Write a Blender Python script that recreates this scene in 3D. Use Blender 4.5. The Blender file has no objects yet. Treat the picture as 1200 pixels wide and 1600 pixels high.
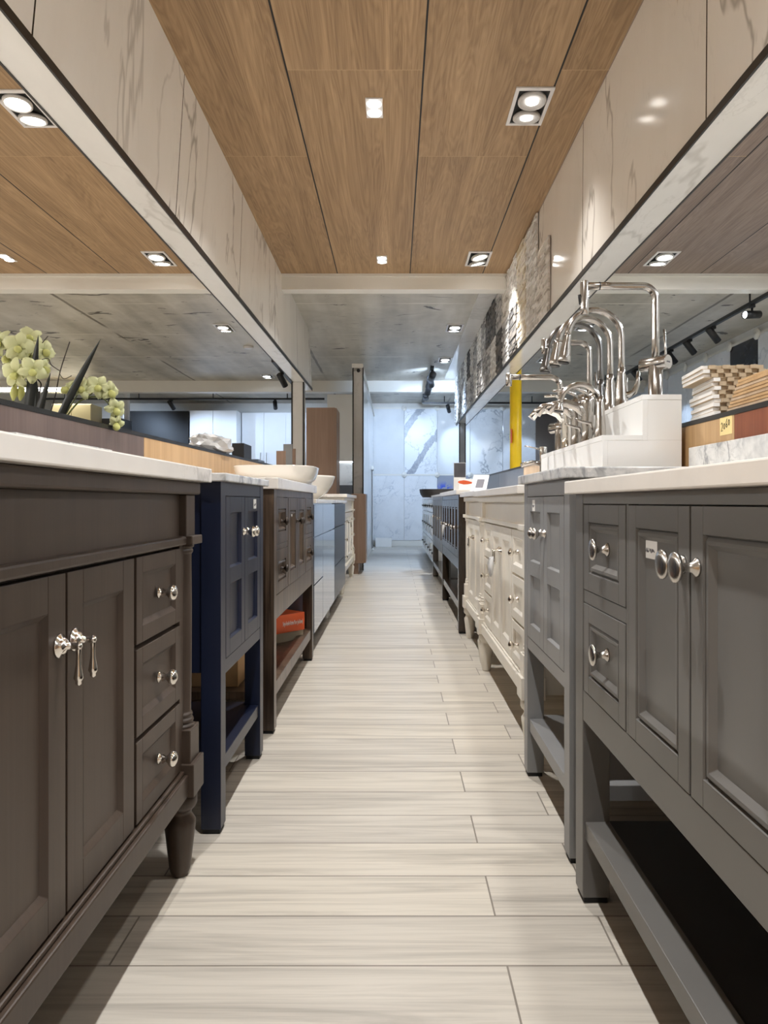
import bpy, bmesh, math, random
from mathutils import Vector, Matrix, Quaternion, noise as mnoise
R = math.radians
PI = math.pi
S = bpy.context.scene
COL = S.collection

# ------------------------------------------------------------------ camera, world, exposure
CAM_H = 0.825
cam_data = bpy.data.cameras.new('camera')
cam = bpy.data.objects.new('camera', cam_data)
COL.objects.link(cam)
cam.location = (0, 0, CAM_H)
cam.rotation_euler = (R(90), 0, 0)
cam_data.sensor_width = 36
cam_data.lens = 36 * 1100 / 1600
cam_data.shift_x = -17 / 1600
cam_data.shift_y = -15 / 1600
cam_data.clip_start = 0.02
S.camera = cam

w = bpy.data.worlds.new('world')
S.world = w
w.use_nodes = True
w.node_tree.nodes['Background'].inputs[0].default_value = (0.9, 0.95, 1, 1)
w.node_tree.nodes['Background'].inputs[1].default_value = 0.05

S.view_settings.view_transform = 'Standard'
S.view_settings.look = 'None'
S.view_settings.gamma = 1
S.view_settings.use_curve_mapping = False
S.view_settings.exposure = 0.08
S.cycles.max_bounces = 14
S.cycles.diffuse_bounces = 8
S.cycles.glossy_bounces = 6

DOWN_W = 170          # large twin downlights (both lamps together)
SMALL_W = 140          # small twin downlights
TRACK_W = 78         # track spots
WARM = (1.0, 0.985, 0.955)
NEUT = (1.0, 0.993, 0.98)
COOL = (0.56, 0.735, 1.0)

ZC = 2.71             # ceiling
BEAM_Y = 5.81

# ------------------------------------------------------------------ helpers
def lin(c):
    return c / 12.92 if c <= 0.04045 else ((c + 0.055) / 1.055) ** 2.4
def rgb(r, g, b):
    return (lin(r / 255), lin(g / 255), lin(b / 255), 1)
ORG = {}
ORDS = ('first second third fourth fifth sixth seventh eighth ninth tenth eleventh twelfth thirteenth fourteenth '
        'fifteenth sixteenth seventeenth eighteenth nineteenth twentieth').split()

def tag(o, label=None, cat=None, group=None, kind=None):
    if label: o['label'] = label
    if cat: o['category'] = cat
    if group: o['group'] = group
    if kind: o['kind'] = kind
    return o

def thing(name, label, cat, loc=(0, 0, 0), group=None):
    o = bpy.data.objects.new(name, None)
    o.empty_display_size = 0.05
    COL.objects.link(o)
    o.location = loc
    ORG[o.name] = Vector(loc)
    return tag(o, label, cat, group)

def children(o):
    return list(o.children)

def dup(o, loc=None, rotz=None, parent=None, label=None, group=None):
    c = o.copy()
    COL.objects.link(c)
    if parent is not None: c.parent = parent
    if loc is not None: c.location = loc
    if rotz is not None: c.rotation_euler = (0, 0, rotz)
    if label: c['label'] = label
    if group: c['group'] = group
    for ch in children(o):
        dup(ch, parent=c)
    return c

class MB:
    def __init__(s):
        s.v = []; s.f = []; s.sm = []; s.mi = []
    def add(s, vs, fs, smooth=False, mi=0):
        b = len(s.v)
        s.v += [tuple(p) for p in vs]
        for f in fs:
            s.f.append([i + b for i in f]); s.sm.append(smooth); s.mi.append(mi)
        return s
    def box(s, x0, x1, y0, y1, z0, z1, mi=0):
        x0, x1 = sorted((x0, x1)); y0, y1 = sorted((y0, y1)); z0, z1 = sorted((z0, z1))
        return s.hexa([(x0, y0, z0), (x1, y0, z0), (x1, y1, z0), (x0, y1, z0),
                       (x0, y0, z1), (x1, y0, z1), (x1, y1, z1), (x0, y1, z1)], mi)
    def hexa(s, p, mi=0):
        return s.add(p, [(3, 2, 1, 0), (4, 5, 6, 7), (0, 1, 5, 4), (1, 2, 6, 5), (2, 3, 7, 6), (3, 0, 4, 7)], False, mi)
    def obox(s, c, ax, half, mi=0):
        """box centred at c, ax = three unit vectors, half sizes"""
        c = Vector(c); a = [Vector(v) * h for v, h in zip(ax, half)]
        p = []
        for k in (-1, 1):
            for i, j in ((-1, -1), (1, -1), (1, 1), (-1, 1)):
                p.append(c + a[0] * i + a[1] * j + a[2] * k)
        return s.hexa(p, mi)
    def lathe(s, prof, o, d=(0, 0, 1), n=20, mi=0, smooth=True):
        """prof: list of (radius, distance along d)"""
        d = Vector(d).normalized(); o = Vector(o)
        q = Vector((0, 0, 1)).rotation_difference(d)
        ex = q @ Vector((1, 0, 0)); ey = q @ Vector((0, 1, 0))
        vs = []
        for r, t in prof:
            r = max(r, 1e-5)
            for k in range(n):
                a = 2 * PI * k / n
                vs.append(o + d * t + ex * (r * math.cos(a)) + ey * (r * math.sin(a)))
        fs = []
        m = len(prof)
        for i in range(m - 1):
            for k in range(n):
                k2 = (k + 1) % n
                fs.append((i * n + k, i * n + k2, (i + 1) * n + k2, (i + 1) * n + k))
        s.add(vs, fs, smooth, mi)
        b = len(s.v) - len(vs)
        s.f.append([b + k for k in range(n)][::-1]); s.sm.append(False); s.mi.append(mi)
        s.f.append([b + (m - 1) * n + k for k in range(n)]); s.sm.append(False); s.mi.append(mi)
        return s
    def tube(s, pts, r, n=12, mi=0):
        pts = [Vector(p) for p in pts]
        if not isinstance(r, (list, tuple)): r = [r] * len(pts)
        t0 = (pts[1] - pts[0]).normalized()
        up = Vector((0, 0, 1)) if abs(t0.z) < 0.9 else Vector((0, 1, 0))
        ex = t0.cross(up).normalized()
        vs = []; prev = t0
        for i, p in enumerate(pts):
            if i == 0: t = t0
            elif i == len(pts) - 1: t = (pts[i] - pts[i - 1]).normalized()
            else: t = ((pts[i] - pts[i - 1]).normalized() + (pts[i + 1] - pts[i]).normalized()).normalized()
            ex = prev.rotation_difference(t) @ ex
            ex = (ex - t * ex.dot(t)).normalized()
            ey = t.cross(ex)
            prev = t
            for k in range(n):
                a = 2 * PI * k / n
                vs.append(p + ex * (r[i] * math.cos(a)) + ey * (r[i] * math.sin(a)))
        fs = []
        for i in range(len(pts) - 1):
            for k in range(n):
                k2 = (k + 1) % n
                fs.append((i * n + k, i * n + k2, (i + 1) * n + k2, (i + 1) * n + k))
        s.add(vs, fs, True, mi)
        b = len(s.v) - len(vs)
        s.f.append([b + k for k in range(n)][::-1]); s.sm.append(False); s.mi.append(mi)
        s.f.append([b + (len(pts) - 1) * n + k for k in range(n)]); s.sm.append(False); s.mi.append(mi)
        return s
    def build(s, name, mat, parent=None, bev=0, label=None, cat=None, group=None, kind=None, seg=2, origin=None):
        if parent is None:
            if origin is None:
                xs = [p[0] for p in s.v]; ys = [p[1] for p in s.v]; zs = [p[2] for p in s.v]
                org = Vector(((min(xs) + max(xs)) / 2, (min(ys) + max(ys)) / 2, min(zs)))
            else: org = Vector(origin)
        else:
            org = ORG.get(parent.name, Vector((0, 0, 0)))
        me = bpy.data.meshes.new(name)
        me.from_pydata([(p[0] - org.x, p[1] - org.y, p[2] - org.z) for p in s.v], [], s.f)
        me.polygons.foreach_set('use_smooth', s.sm)
        me.polygons.foreach_set('material_index', s.mi)
        for m in (mat if isinstance(mat, (list, tuple)) else [mat]): me.materials.append(m)
        bm = bmesh.new(); bm.from_mesh(me)
        bmesh.ops.recalc_face_normals(bm, faces=bm.faces)
        bm.to_mesh(me); bm.free()
        me.update()
        o = bpy.data.objects.new(name, me)
        COL.objects.link(o)
        if parent is None:
            o.location = org
            ORG[o.name] = org
        else:
            o.parent = parent
            ORG[o.name] = org
        if bev:
            b = o.modifiers.new('bevel', 'BEVEL'); b.width = bev; b.segments = seg; b.limit_method = 'ANGLE'; b.angle_limit = R(40)
        return tag(o, label, cat, group, kind)

def arc(c, r, a0, a1, n, ax=(1, 0, 0), ay=(0, 0, 1)):
    c = Vector(c); ax = Vector(ax); ay = Vector(ay)
    return [c + ax * (r * math.cos(a0 + (a1 - a0) * k / n)) + ay * (r * math.sin(a0 + (a1 - a0) * k / n)) for k in range(n + 1)]

def W(px, py, Y):
    return Vector(((px - 617) * Y / 1100, Y, CAM_H + (785 - py) * Y / 1100))

# ------------------------------------------------------------------ materials
class NB:
    """tiny node builder"""
    def __init__(s, name):
        s.mat = bpy.data.materials.new(name); s.mat.use_nodes = True
        s.t = s.mat.node_tree; s.t.nodes.clear()
        s.out = s.t.nodes.new('ShaderNodeOutputMaterial')
        s.bsdf = s.t.nodes.new('ShaderNodeBsdfPrincipled')
        s.t.links.new(s.bsdf.outputs[0], s.out.inputs[0])
    def put(s, sock, v):
        if v is None: return
        if isinstance(v, bpy.types.NodeSocket): s.t.links.new(v, sock)
        else: sock.default_value = v
    def set(s, **k):
        for n, v in k.items():
            s.put(s.bsdf.inputs[n.replace('_', ' ')], v)
        return s
    def m(s, op, a, b=None, c=None):
        n = s.t.nodes.new('ShaderNodeMath'); n.operation = op
        s.put(n.inputs[0], a)
        if b is not None: s.put(n.inputs[1], b)
        if c is not None: s.put(n.inputs[2], c)
        return n.outputs[0]
    def co(s):
        n = s.t.nodes.new('ShaderNodeTexCoord'); return n.outputs['Object']
    def geo(s, o='Position'):
        n = s.t.nodes.new('ShaderNodeNewGeometry'); return n.outputs[o]
    def sep(s, v):
        n = s.t.nodes.new('ShaderNodeSeparateXYZ'); s.put(n.inputs[0], v); return n.outputs
    def comb(s, x, y, z):
        n = s.t.nodes.new('ShaderNodeCombineXYZ')
        for i, q in enumerate((x, y, z)): s.put(n.inputs[i], q)
        return n.outputs[0]
    def mp(s, v, scale=(1, 1, 1), rot=(0, 0, 0), loc=(0, 0, 0)):
        n = s.t.nodes.new('ShaderNodeMapping'); s.put(n.inputs[0], v)
        n.inputs['Scale'].default_value = scale; n.inputs['Rotation'].default_value = rot; n.inputs['Location'].default_value = loc
        return n.outputs[0]
    def vadd(s, a, b):
        n = s.t.nodes.new('ShaderNodeVectorMath'); n.operation = 'ADD'; s.put(n.inputs[0], a); s.put(n.inputs[1], b); return n.outputs[0]
    def noise(s, v, scale=5, detail=4, rough=0.5, dist=0.0):
        n = s.t.nodes.new('ShaderNodeTexNoise'); s.put(n.inputs['Vector'], v)
        n.inputs['Scale'].default_value = scale; n.inputs['Detail'].default_value = detail
        n.inputs['Roughness'].default_value = rough; n.inputs['Distortion'].default_value = dist
        return n.outputs[0]
    def white(s, v):
        n = s.t.nodes.new('ShaderNodeTexWhiteNoise'); n.noise_dimensions = '3D'; s.put(n.inputs['Vector'], v); return n.outputs
    def ramp(s, f, stops, interp='LINEAR'):
        n = s.t.nodes.new('ShaderNodeValToRGB'); s.put(n.inputs[0], f)
        r = n.color_ramp; r.interpolation = interp
        while len(r.elements) < len(stops): r.elements.new(0.5)
        for e, (p, c) in zip(r.elements, stops):
            e.position = p; e.color = c if len(c) == 4 else (*c, 1)
        return n.outputs[0]
    def mix(s, f, a, b, mode='MIX'):
        n = s.t.nodes.new('ShaderNodeMix'); n.data_type = 'RGBA'; n.blend_type = mode
        s.put(n.inputs[0], f); s.put(n.inputs[6], a); s.put(n.inputs[7], b)
        return n.outputs[2]
    def step(s, v, lo, hi):
        n = s.t.nodes.new('ShaderNodeMapRange'); n.interpolation_type = 'SMOOTHSTEP'
        s.put(n.inputs[0], v); n.inputs[1].default_value = lo; n.inputs[2].default_value = hi
        n.inputs[3].default_value = 0; n.inputs[4].default_value = 1
        return n.outputs[0]
    def bump(s, h, strength=0.2, dist=0.002):
        n = s.t.nodes.new('ShaderNodeBump'); s.put(n.inputs['Height'], h)
        n.inputs['Strength'].default_value = strength; n.inputs['Distance'].default_value = dist
        s.t.links.new(n.outputs[0], s.bsdf.inputs['Normal'])

def paint(name, c, rough=0.4, var=0.06, spec=0.5, coat=0.0):
    b = NB(name)
    n = b.noise(b.co(), 6, 4)
    c0 = tuple(x * (1 - var) for x in c[:3]) + (1,); c1 = tuple(min(1, x * (1 + var)) for x in c[:3]) + (1,)
    b.set(Base_Color=b.ramp(n, [(0.3, c0), (0.7, c1)]), Roughness=rough)
    b.bsdf.inputs['Specular IOR Level'].default_value = spec
    b.bsdf.inputs['Coat Weight'].default_value = coat
    b.bsdf.inputs['Coat Roughness'].default_value = 0.05
    b.bump(b.noise(b.co(), 300, 2), 0.05, 0.0005)
    return b.mat

def metal(name, c, rough=0.25, brushed=False):
    b = NB(name)
    if brushed:
        n = b.noise(b.mp(b.co(), (60, 60, 900)), 3, 3)
        b.set(Roughness=b.ramp(n, [(0.3, (rough * .8,) * 3), (0.7, (rough * 1.3,) * 3)]))
    else: b.set(Roughness=rough)
    b.set(Base_Color=c, Metallic=1.0)
    return b.mat

def emit(name, c, s):
    b = NB(name)
    b.set(Base_Color=(0.8, 0.8, 0.8, 1), Emission_Color=(*c[:3], 1), Emission_Strength=s)
    return b.mat

def wood(name, cd, cl, axis='Z', rough=0.45, scale=1.0, spec=0.4, contrast=(0.3, 0.7)):
    b = NB(name)
    sc = {'X': (0.7, 13, 13), 'Y': (13, 0.7, 13), 'Z': (13, 13, 0.7)}[axis]
    sf = {'X': (2, 90, 90), 'Y': (90, 2, 90), 'Z': (90, 90, 2)}[axis]
    p = b.co()
    n1 = b.noise(b.mp(p, sc), 1.2 * scale, 7, 0.6, 0.7)
    n2 = b.noise(b.mp(p, sf), 1.5 * scale, 3, 0.5)
    f = b.m('ADD', b.m('MULTIPLY', n1, 0.7), b.m('MULTIPLY', n2, 0.3))
    b.set(Base_Color=b.ramp(f, [(contrast[0], cd), (contrast[1], cl)]), Roughness=rough)
    b.bsdf.inputs['Specular IOR Level'].default_value = spec
    b.bump(n2, 0.08, 0.001)
    return b.mat

def marble(name, base, vein, scale=1.0, rot=(0, 0, 0), stretch=(1, 1, 1), rough=0.15, width=0.02, amount=0.8, cloud=None, joints=None, seed=0.0, fine=0.4, spec=0.5):
    """white stone with thin veins; joints=(axis index, offset, period) draws dark open joints"""
    b = NB(name)
    p0 = b.geo() if joints else b.co()
    p = b.mp(p0, tuple(scale * x for x in stretch), rot, (seed, seed * 1.7, seed * 0.6))
    n = b.noise(p, 1.0, 5, 0.55, 0.35)
    v = b.m('ABSOLUTE', b.m('SUBTRACT', n, 0.5))
    vein_f = b.m('SUBTRACT', 1.0, b.step(v, 0.0, width))
    mask = b.step(b.noise(p, 0.7, 3, 0.5), 0.42, 0.62)
    f = b.m('MULTIPLY', b.m('MULTIPLY', vein_f, mask), amount)
    n2 = b.noise(p, 2.3, 6, 0.6, 0.5)
    v2 = b.m('SUBTRACT', 1.0, b.step(b.m('ABSOLUTE', b.m('SUBTRACT', n2, 0.5)), 0.0, width * 0.6))
    f = b.m('MAXIMUM', f, b.m('MULTIPLY', b.m('MULTIPLY', v2, mask), amount * fine))
    cl = cloud or tuple(x * 0.9 for x in base[:3]) + (1,)
    bc = b.mix(b.step(b.noise(p, 1.6, 5, 0.6), 0.35, 0.75), base, cl)
    col = b.mix(f, bc, vein)
    if joints:
        ax, off, per = joints
        x = b.sep(p0)[ax]
        fr = b.m('FRACT', b.m('DIVIDE', b.m('SUBTRACT', x, off), per))
        j = b.m('LESS_THAN', fr, 0.008 / per)
        col = b.mix(j, col, (0.01, 0.01, 0.01, 1))
    b.set(Base_Color=col, Roughness=rough)
    b.bsdf.inputs['Specular IOR Level'].default_value = spec
    return b.mat

M = {}
M['brown'] = wood('brown_stain', rgb(57, 46, 38), rgb(76, 63, 53), 'Z', 0.42, contrast=(0.25, 0.75))
M['navy'] = paint('navy_paint', rgb(20, 27, 48), 0.35)
M['walnut'] = wood('walnut_stain', rgb(40, 29, 21), rgb(106, 88, 72), 'Z', 0.3, spec=0.55, contrast=(0.38, 0.64))
M['gray'] = paint('charcoal_gray_paint', rgb(104, 102, 99), 0.38)
M['gray2'] = paint('mid_gray_paint', rgb(134, 134, 134), 0.36)
M['white'] = paint('antique_white_paint', rgb(228, 222, 210), 0.3, 0.02)
M['espresso'] = wood('espresso_stain', rgb(34, 25, 19), rgb(62, 49, 39), 'Z', 0.2, spec=0.65)
M['graywood'] = wood('gray_wood_stain', rgb(70, 66, 62), rgb(110, 105, 100), 'Z', 0.28, spec=0.6)
M['bright_white'] = paint('white_lacquer', rgb(236, 236, 234), 0.18, 0.01)
M['glossgray'] = paint('gray_blue_gloss', rgb(80, 86, 97), 0.07, 0.02, 0.6, 0.6)
M['darkgloss'] = paint('slate_gloss', rgb(54, 59, 68), 0.3, 0.02, 0.35, 0.0)
M['black'] = paint('black_metal', rgb(22, 22, 24), 0.45)
M['blackrubber'] = paint('black_rubber', rgb(14, 14, 15), 0.7)
M['shaded_shelf'] = paint('shade_dark_shelf', rgb(58, 57, 58), 0.5)  # shelf color darkened to stand for the shade under the cabinet
M['steel'] = metal('brushed_nickel', (0.44, 0.415, 0.385, 1), 0.2, False)
M['chrome'] = metal('polished_nickel', (0.80, 0.77, 0.72, 1), 0.10)
M['knob'] = metal('satin_nickel', (0.58, 0.555, 0.52, 1), 0.24)
M['darkknob'] = metal('oil_rubbed_bronze', (0.06, 0.05, 0.045, 1), 0.35)
M['darksteel'] = metal('dark_stainless', (0.20, 0.195, 0.19, 1), 0.22, False)
M['quartz'] = marble('white_quartz', rgb(236, 230, 222), rgb(170, 163, 155), 2.5, (0.3, 0.5, 0.7), rough=0.2, width=0.02, amount=0.5)
M['carrara'] = marble('carrara_marble', rgb(222, 221, 218), rgb(128, 130, 133), 9, (0.5, 0.2, 0.4), rough=0.2, width=0.06, amount=0.8, cloud=rgb(180, 181, 182))
M['ceramic'] = paint('white_ceramic', rgb(238, 234, 226), 0.08, 0.01, 0.6, 0.5)
M['blackceramic'] = paint('black_stone_basin', rgb(48, 46, 46), 0.5)
M['bulk'] = marble('bulkhead_marble', rgb(243, 239, 232), rgb(160, 152, 142), 0.9, (0.35, 0.0, 0.0), (1.0, 1.9, 0.7), 0.22, 0.016, 0.7, rgb(236, 231, 223), (1, 1.895, 1.2), 0.0, 0.12, 0.35)
M['bulk_r'] = marble('bulkhead_marble_right', rgb(243, 239, 232), rgb(160, 152, 142), 0.9, (0.75, 0.0, 0.0), (1.0, 1.7, 0.6), 0.09, 0.016, 0.7, rgb(236, 231, 223), (1, 2.1, 1.39), 4.4, 0.12, 0.35)
M['soffit'] = marble('soffit_marble', rgb(228, 226, 222), rgb(180, 176, 170), 0.8, (0, 0, 0.4), (2, 0.8, 1), 0.05, 0.02, 0.5)
M['shaded_postmarble'] = marble('shaded_post_marble', rgb(196, 193, 188), rgb(120, 116, 112), 1.6, (0.5, 0.4, 0.0), rough=0.15, width=0.025, amount=0.8, seed=2.2)  # bulkhead marble made grayer: weaker light on the posts put into the color
M['strip'] = marble('ceiling_strip_marble', rgb(225, 224, 222), rgb(180, 178, 175), 0.9, (0, 0, 0.2), rough=0.06, amount=0.5)
M['blacktrim'] = paint('black_trim', rgb(24, 22, 21), 0.4)
M['oak'] = wood('oak_laminate', rgb(172, 136, 94), rgb(204, 170, 126), 'Z', 0.4)
M['paleoak'] = wood('pale_oak_laminate', rgb(176, 150, 122), rgb(205, 182, 155), 'Z', 0.4)
M['cherry'] = wood('cherry_laminate', rgb(112, 58, 38), rgb(150, 88, 60), 'Z', 0.4)
M['plum'] = wood('taupe_laminate', rgb(94, 78, 72), rgb(118, 102, 95), 'Z', 0.4)
M['slate'] = paint('slate_laminate', rgb(92, 100, 112), 0.35, 0.12)
M['whitewall'] = paint('white_wall_paint', rgb(215, 213, 208), 0.5, 0.03)
M['beam'] = paint('beam_white_paint', rgb(225, 222, 214), 0.45, 0.02)
M['yellow'] = paint('yellow_pole_paint', rgb(226, 190, 20), 0.35, 0.08)
M['kraft'] = paint('cardboard', rgb(168, 132, 90), 0.8, 0.08)
M['kraftgray'] = paint('gray_cardboard', rgb(150, 142, 126), 0.8, 0.06)
M['orange'] = paint('orange_print', rgb(206, 88, 44), 0.35, 0.02)
M['paper'] = paint('white_paper', rgb(236, 234, 230), 0.6, 0.02)
M['ink'] = paint('ink_gray', rgb(120, 118, 124), 0.6, 0.02)
M['inkblack'] = paint('ink_black', rgb(28, 26, 26), 0.6, 0.02)
M['note'] = paint('yellow_note_paper', rgb(238, 214, 150), 0.6, 0.02)
M['brownwood'] = wood('brown_oak_veneer', rgb(128, 104, 88), rgb(152, 126, 108), 'Z', 0.4)
M['strip_led'] = emit('lit_lens_white', (1.0, 0.97, 0.92), 14)
M['lens_cool'] = emit('lit_lens_cool', (0.82, 0.91, 1.0), 14)
M['lens_dim'] = emit('lit_bulb', (1.0, 0.96, 0.9), 3)
M['reflector'] = metal('lamp_reflector', (0.85, 0.85, 0.85, 1), 0.22)
M['lampring'] = paint('lamp_ring_gray', rgb(200, 198, 196), 0.35, 0.01)
M['framewhite'] = paint('lamp_frame_white', rgb(222, 220, 220), 0.35, 0.01)
M['petal'] = paint('orchid_petal', rgb(206, 209, 160), 0.55, 0.15)
M['lip'] = paint('orchid_lip', rgb(192, 194, 118), 0.55, 0.15)
M['leaf'] = paint('dark_leaf', rgb(20, 24, 18), 0.5, 0.15)
M['stem'] = paint('orchid_stem', rgb(104, 110, 60), 0.5, 0.1)
M['twig'] = paint('dark_twig', rgb(48, 40, 34), 0.7, 0.1)
M['photo'] = paint('dark_photo_print', rgb(84, 82, 86), 0.3, 0.25)
M['stone_edge'] = paint('beige_stone_edge', rgb(188, 168, 140), 0.7, 0.12)

def mk_floor():
    b = NB('floor_wood_look_tile')
    p = b.geo(); x, y, z = b.sep(p)
    ry = b.m('DIVIDE', b.m('SUBTRACT', y, 1.2535), 0.1506)
    row = b.m('FLOOR', ry); fy = b.m('FRACT', ry)
    odd = b.m('FLOORED_MODULO', row, 2.0)
    off = b.m('SUBTRACT', 0.405, b.m('MULTIPLY', odd, 0.205))
    rx = b.m('DIVIDE', b.m('SUBTRACT', x, off), 0.914)
    cx = b.m('FLOOR', rx); fx = b.m('FRACT', rx)
    rnd = b.white(b.comb(cx, row, 0.0))
    pv = b.vadd(p, b.mp(rnd[1], (9, 9, 9)))
    n1 = b.noise(b.mp(pv, (0.9, 15, 1)), 1.3, 8, 0.6, 0.9)
    n2 = b.noise(b.mp(pv, (2, 90, 1)), 1.5, 4, 0.6, 0.3)
    f = b.m('ADD', b.m('MULTIPLY', n1, 0.7), b.m('MULTIPLY', n2, 0.3))
    col = b.ramp(f, [(0.30, rgb(156, 150, 140)), (0.43, rgb(184, 177, 166)), (0.54, rgb(202, 195, 183)), (0.72, rgb(212, 205, 193))])
    tint = b.ramp(rnd[0], [(0, (0.93, 0.93, 0.94)), (1, (1.03, 1.02, 1.0))])
    col = b.mix(1.0, col, tint, 'MULTIPLY')
    gy = b.m('MAXIMUM', b.m('LESS_THAN', fy, 0.012), b.m('GREATER_THAN', fy, 0.988))
    gx = b.m('MAXIMUM', b.m('LESS_THAN', fx, 0.002), b.m('GREATER_THAN', fx, 0.998))
    g = b.m('MAXIMUM', gy, gx)
    b.set(Base_Color=b.mix(g, col, rgb(128, 120, 110)), Roughness=b.ramp(n1, [(0.3, (0.42,) * 3), (0.7, (0.32,) * 3)]))
    b.bump(b.m('SUBTRACT', b.m('MULTIPLY', f, 0.1), g), 0.25, 0.002)
    return b.mat
M['floor'] = mk_floor()

def mk_woodceil(name, cd, cm, cl):
    b = NB(name)
    p = b.geo(); x, y, z = b.sep(p)
    rx = b.m('DIVIDE', b.m('ADD', x, 0.473), 0.598)
    ix = b.m('FLOOR', rx); fx = b.m('FRACT', rx)
    odd = b.m('FLOORED_MODULO', ix, 2.0)
    ry = b.m('DIVIDE', b.m('SUBTRACT', y, b.m('ADD', 3.067, b.m('MULTIPLY', odd, 0.766))), 2.9)
    iy = b.m('FLOOR', ry); fy = b.m('FRACT', ry)
    rnd = b.white(b.comb(ix, iy, 3.0))
    pv = b.vadd(p, b.mp(rnd[1], (11, 11, 11)))
    n1 = b.noise(b.mp(pv, (5, 0.34, 1)), 1.5, 4, 0.5, 0.8)
    w1 = b.m('ABSOLUTE', b.m('SUBTRACT', b.m('FRACT', b.m('MULTIPLY', n1, 16.0)), 0.5))
    n2 = b.noise(b.mp(pv, (60, 0.8, 1)), 1.5, 5, 0.6, 0.3)
    f = b.m('ADD', b.m('ADD', b.m('MULTIPLY', n1, 0.40), b.m('MULTIPLY', w1, 0.24)), b.m('MULTIPLY', n2, 0.45))
    col = b.ramp(f, [(0.31, cd), (0.49, cm), (0.67, cl)])
    col = b.mix(1.0, col, b.ramp(rnd[0], [(0, (0.95, 0.95, 0.95)), (1, (1.05, 1.04, 1.03))]), 'MULTIPLY')
    sm = b.m('LESS_THAN', fy, 0.0012)
    col = b.mix(sm, col, rgb(186, 158, 122))
    gr = b.m('MAXIMUM', b.m('LESS_THAN', fx, 0.007), b.m('GREATER_THAN', fx, 0.993))
    b.set(Base_Color=b.mix(gr, col, (0.006, 0.005, 0.004, 1)), Roughness=0.5)
    b.bsdf.inputs['Specular IOR Level'].default_value = 0.3
    return b.mat
M['ceil_wood'] = mk_woodceil('ceiling_oak_panels', rgb(128, 103, 76), rgb(158, 130, 98), rgb(182, 153, 118))
M['ceil_wood_r'] = mk_woodceil('ceiling_gray_oak_panels', rgb(112, 98, 90), rgb(136, 120, 110), rgb(154, 138, 127))

def mk_concrete():
    b = NB('concrete_ceiling')
    p = b.geo()
    n1 = b.noise(p, 0.9, 6, 0.62, 0.3)
    n2 = b.noise(b.mp(p, (2.2, 0.22, 1), (0, 0, 0.05)), 1.5, 3, 0.55)
    n3 = b.noise(p, 3.4, 7, 0.65, 0.6)
    f = b.m('ADD', b.m('ADD', b.m('MULTIPLY', n1, 0.22), b.m('MULTIPLY', n2, 0.5)), b.m('MULTIPLY', n3, 0.28))
    col = b.ramp(f, [(0.36, rgb(150, 145, 133)), (0.5, rgb(184, 178, 165)), (0.64, rgb(208, 203, 192))])
    # board joints across and along, broken up
    x, y, z = b.sep(p)
    fy = b.m('ABSOLUTE', b.m('SUBTRACT', b.m('FRACT', b.m('DIVIDE', b.m('ADD', y, b.m('MULTIPLY', n1, 0.06)), 1.22)), 0.5))
    fx = b.m('ABSOLUTE', b.m('SUBTRACT', b.m('FRACT', b.m('DIVIDE', b.m('ADD', x, b.m('MULTIPLY', n1, 0.06)), 2.05)), 0.5))
    brk = b.step(b.noise(p, 0.8, 2), 0.45, 0.6)
    ln = b.m('MULTIPLY', b.m('LESS_THAN', fy, 0.012), brk)
    ln2 = b.m('MULTIPLY', b.m('LESS_THAN', fx, 0.008), b.m('SUBTRACT', 1.0, brk))
    col = b.mix(ln, col, rgb(214, 208, 196))
    col = b.mix(ln2, col, rgb(110, 102, 90))
    sp = b.step(b.noise(b.mp(p, (1, 2.2, 1)), 2.6, 5, 0.6, 1.0), 0.63, 0.67)
    col = b.mix(sp, col, rgb(66, 58, 50))
    b.set(Base_Color=col, Roughness=0.42)
    b.bump(n1, 0.3, 0.01)
    return b.mat
M['concrete'] = mk_concrete()

def mk_stone(name, cols, rough=0.6):
    b = NB(name)
    r = b.geo('Random Per Island')
    k = len(cols)
    c = b.ramp(r, [(i / k, c) for i, c in enumerate(cols)], 'CONSTANT')
    n = b.noise(b.co(), 60, 4)
    c = b.mix(1.0, c, b.ramp(n, [(0.2, (0.82,) * 3), (0.8, (1.12,) * 3)]), 'MULTIPLY')
    b.set(Base_Color=c, Roughness=rough)
    b.bump(n, 0.3, 0.002)
    return b.mat
M['st_cream'] = mk_stone('cream_ledger_stone', [rgb(222, 212, 192), rgb(232, 226, 212), rgb(204, 190, 162), rgb(218, 210, 198)])
M['st_white'] = mk_stone('white_ledger_stone', [rgb(228, 226, 222), rgb(212, 208, 202), rgb(236, 234, 230), rgb(198, 194, 188)])
M['st_gray'] = mk_stone('gray_ledger_stone', [rgb(168, 167, 166), rgb(138, 136, 135), rgb(204, 202, 200), rgb(186, 183, 180)])
M['st_dark'] = mk_stone('dark_ledger_stone', [rgb(74, 72, 70), rgb(96, 92, 88), rgb(58, 57, 57), rgb(110, 104, 98)])
M['st_taupe'] = mk_stone('taupe_ledger_stone', [rgb(206, 201, 193), rgb(222, 217, 209), rgb(182, 174, 165), rgb(230, 226, 220)])

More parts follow.
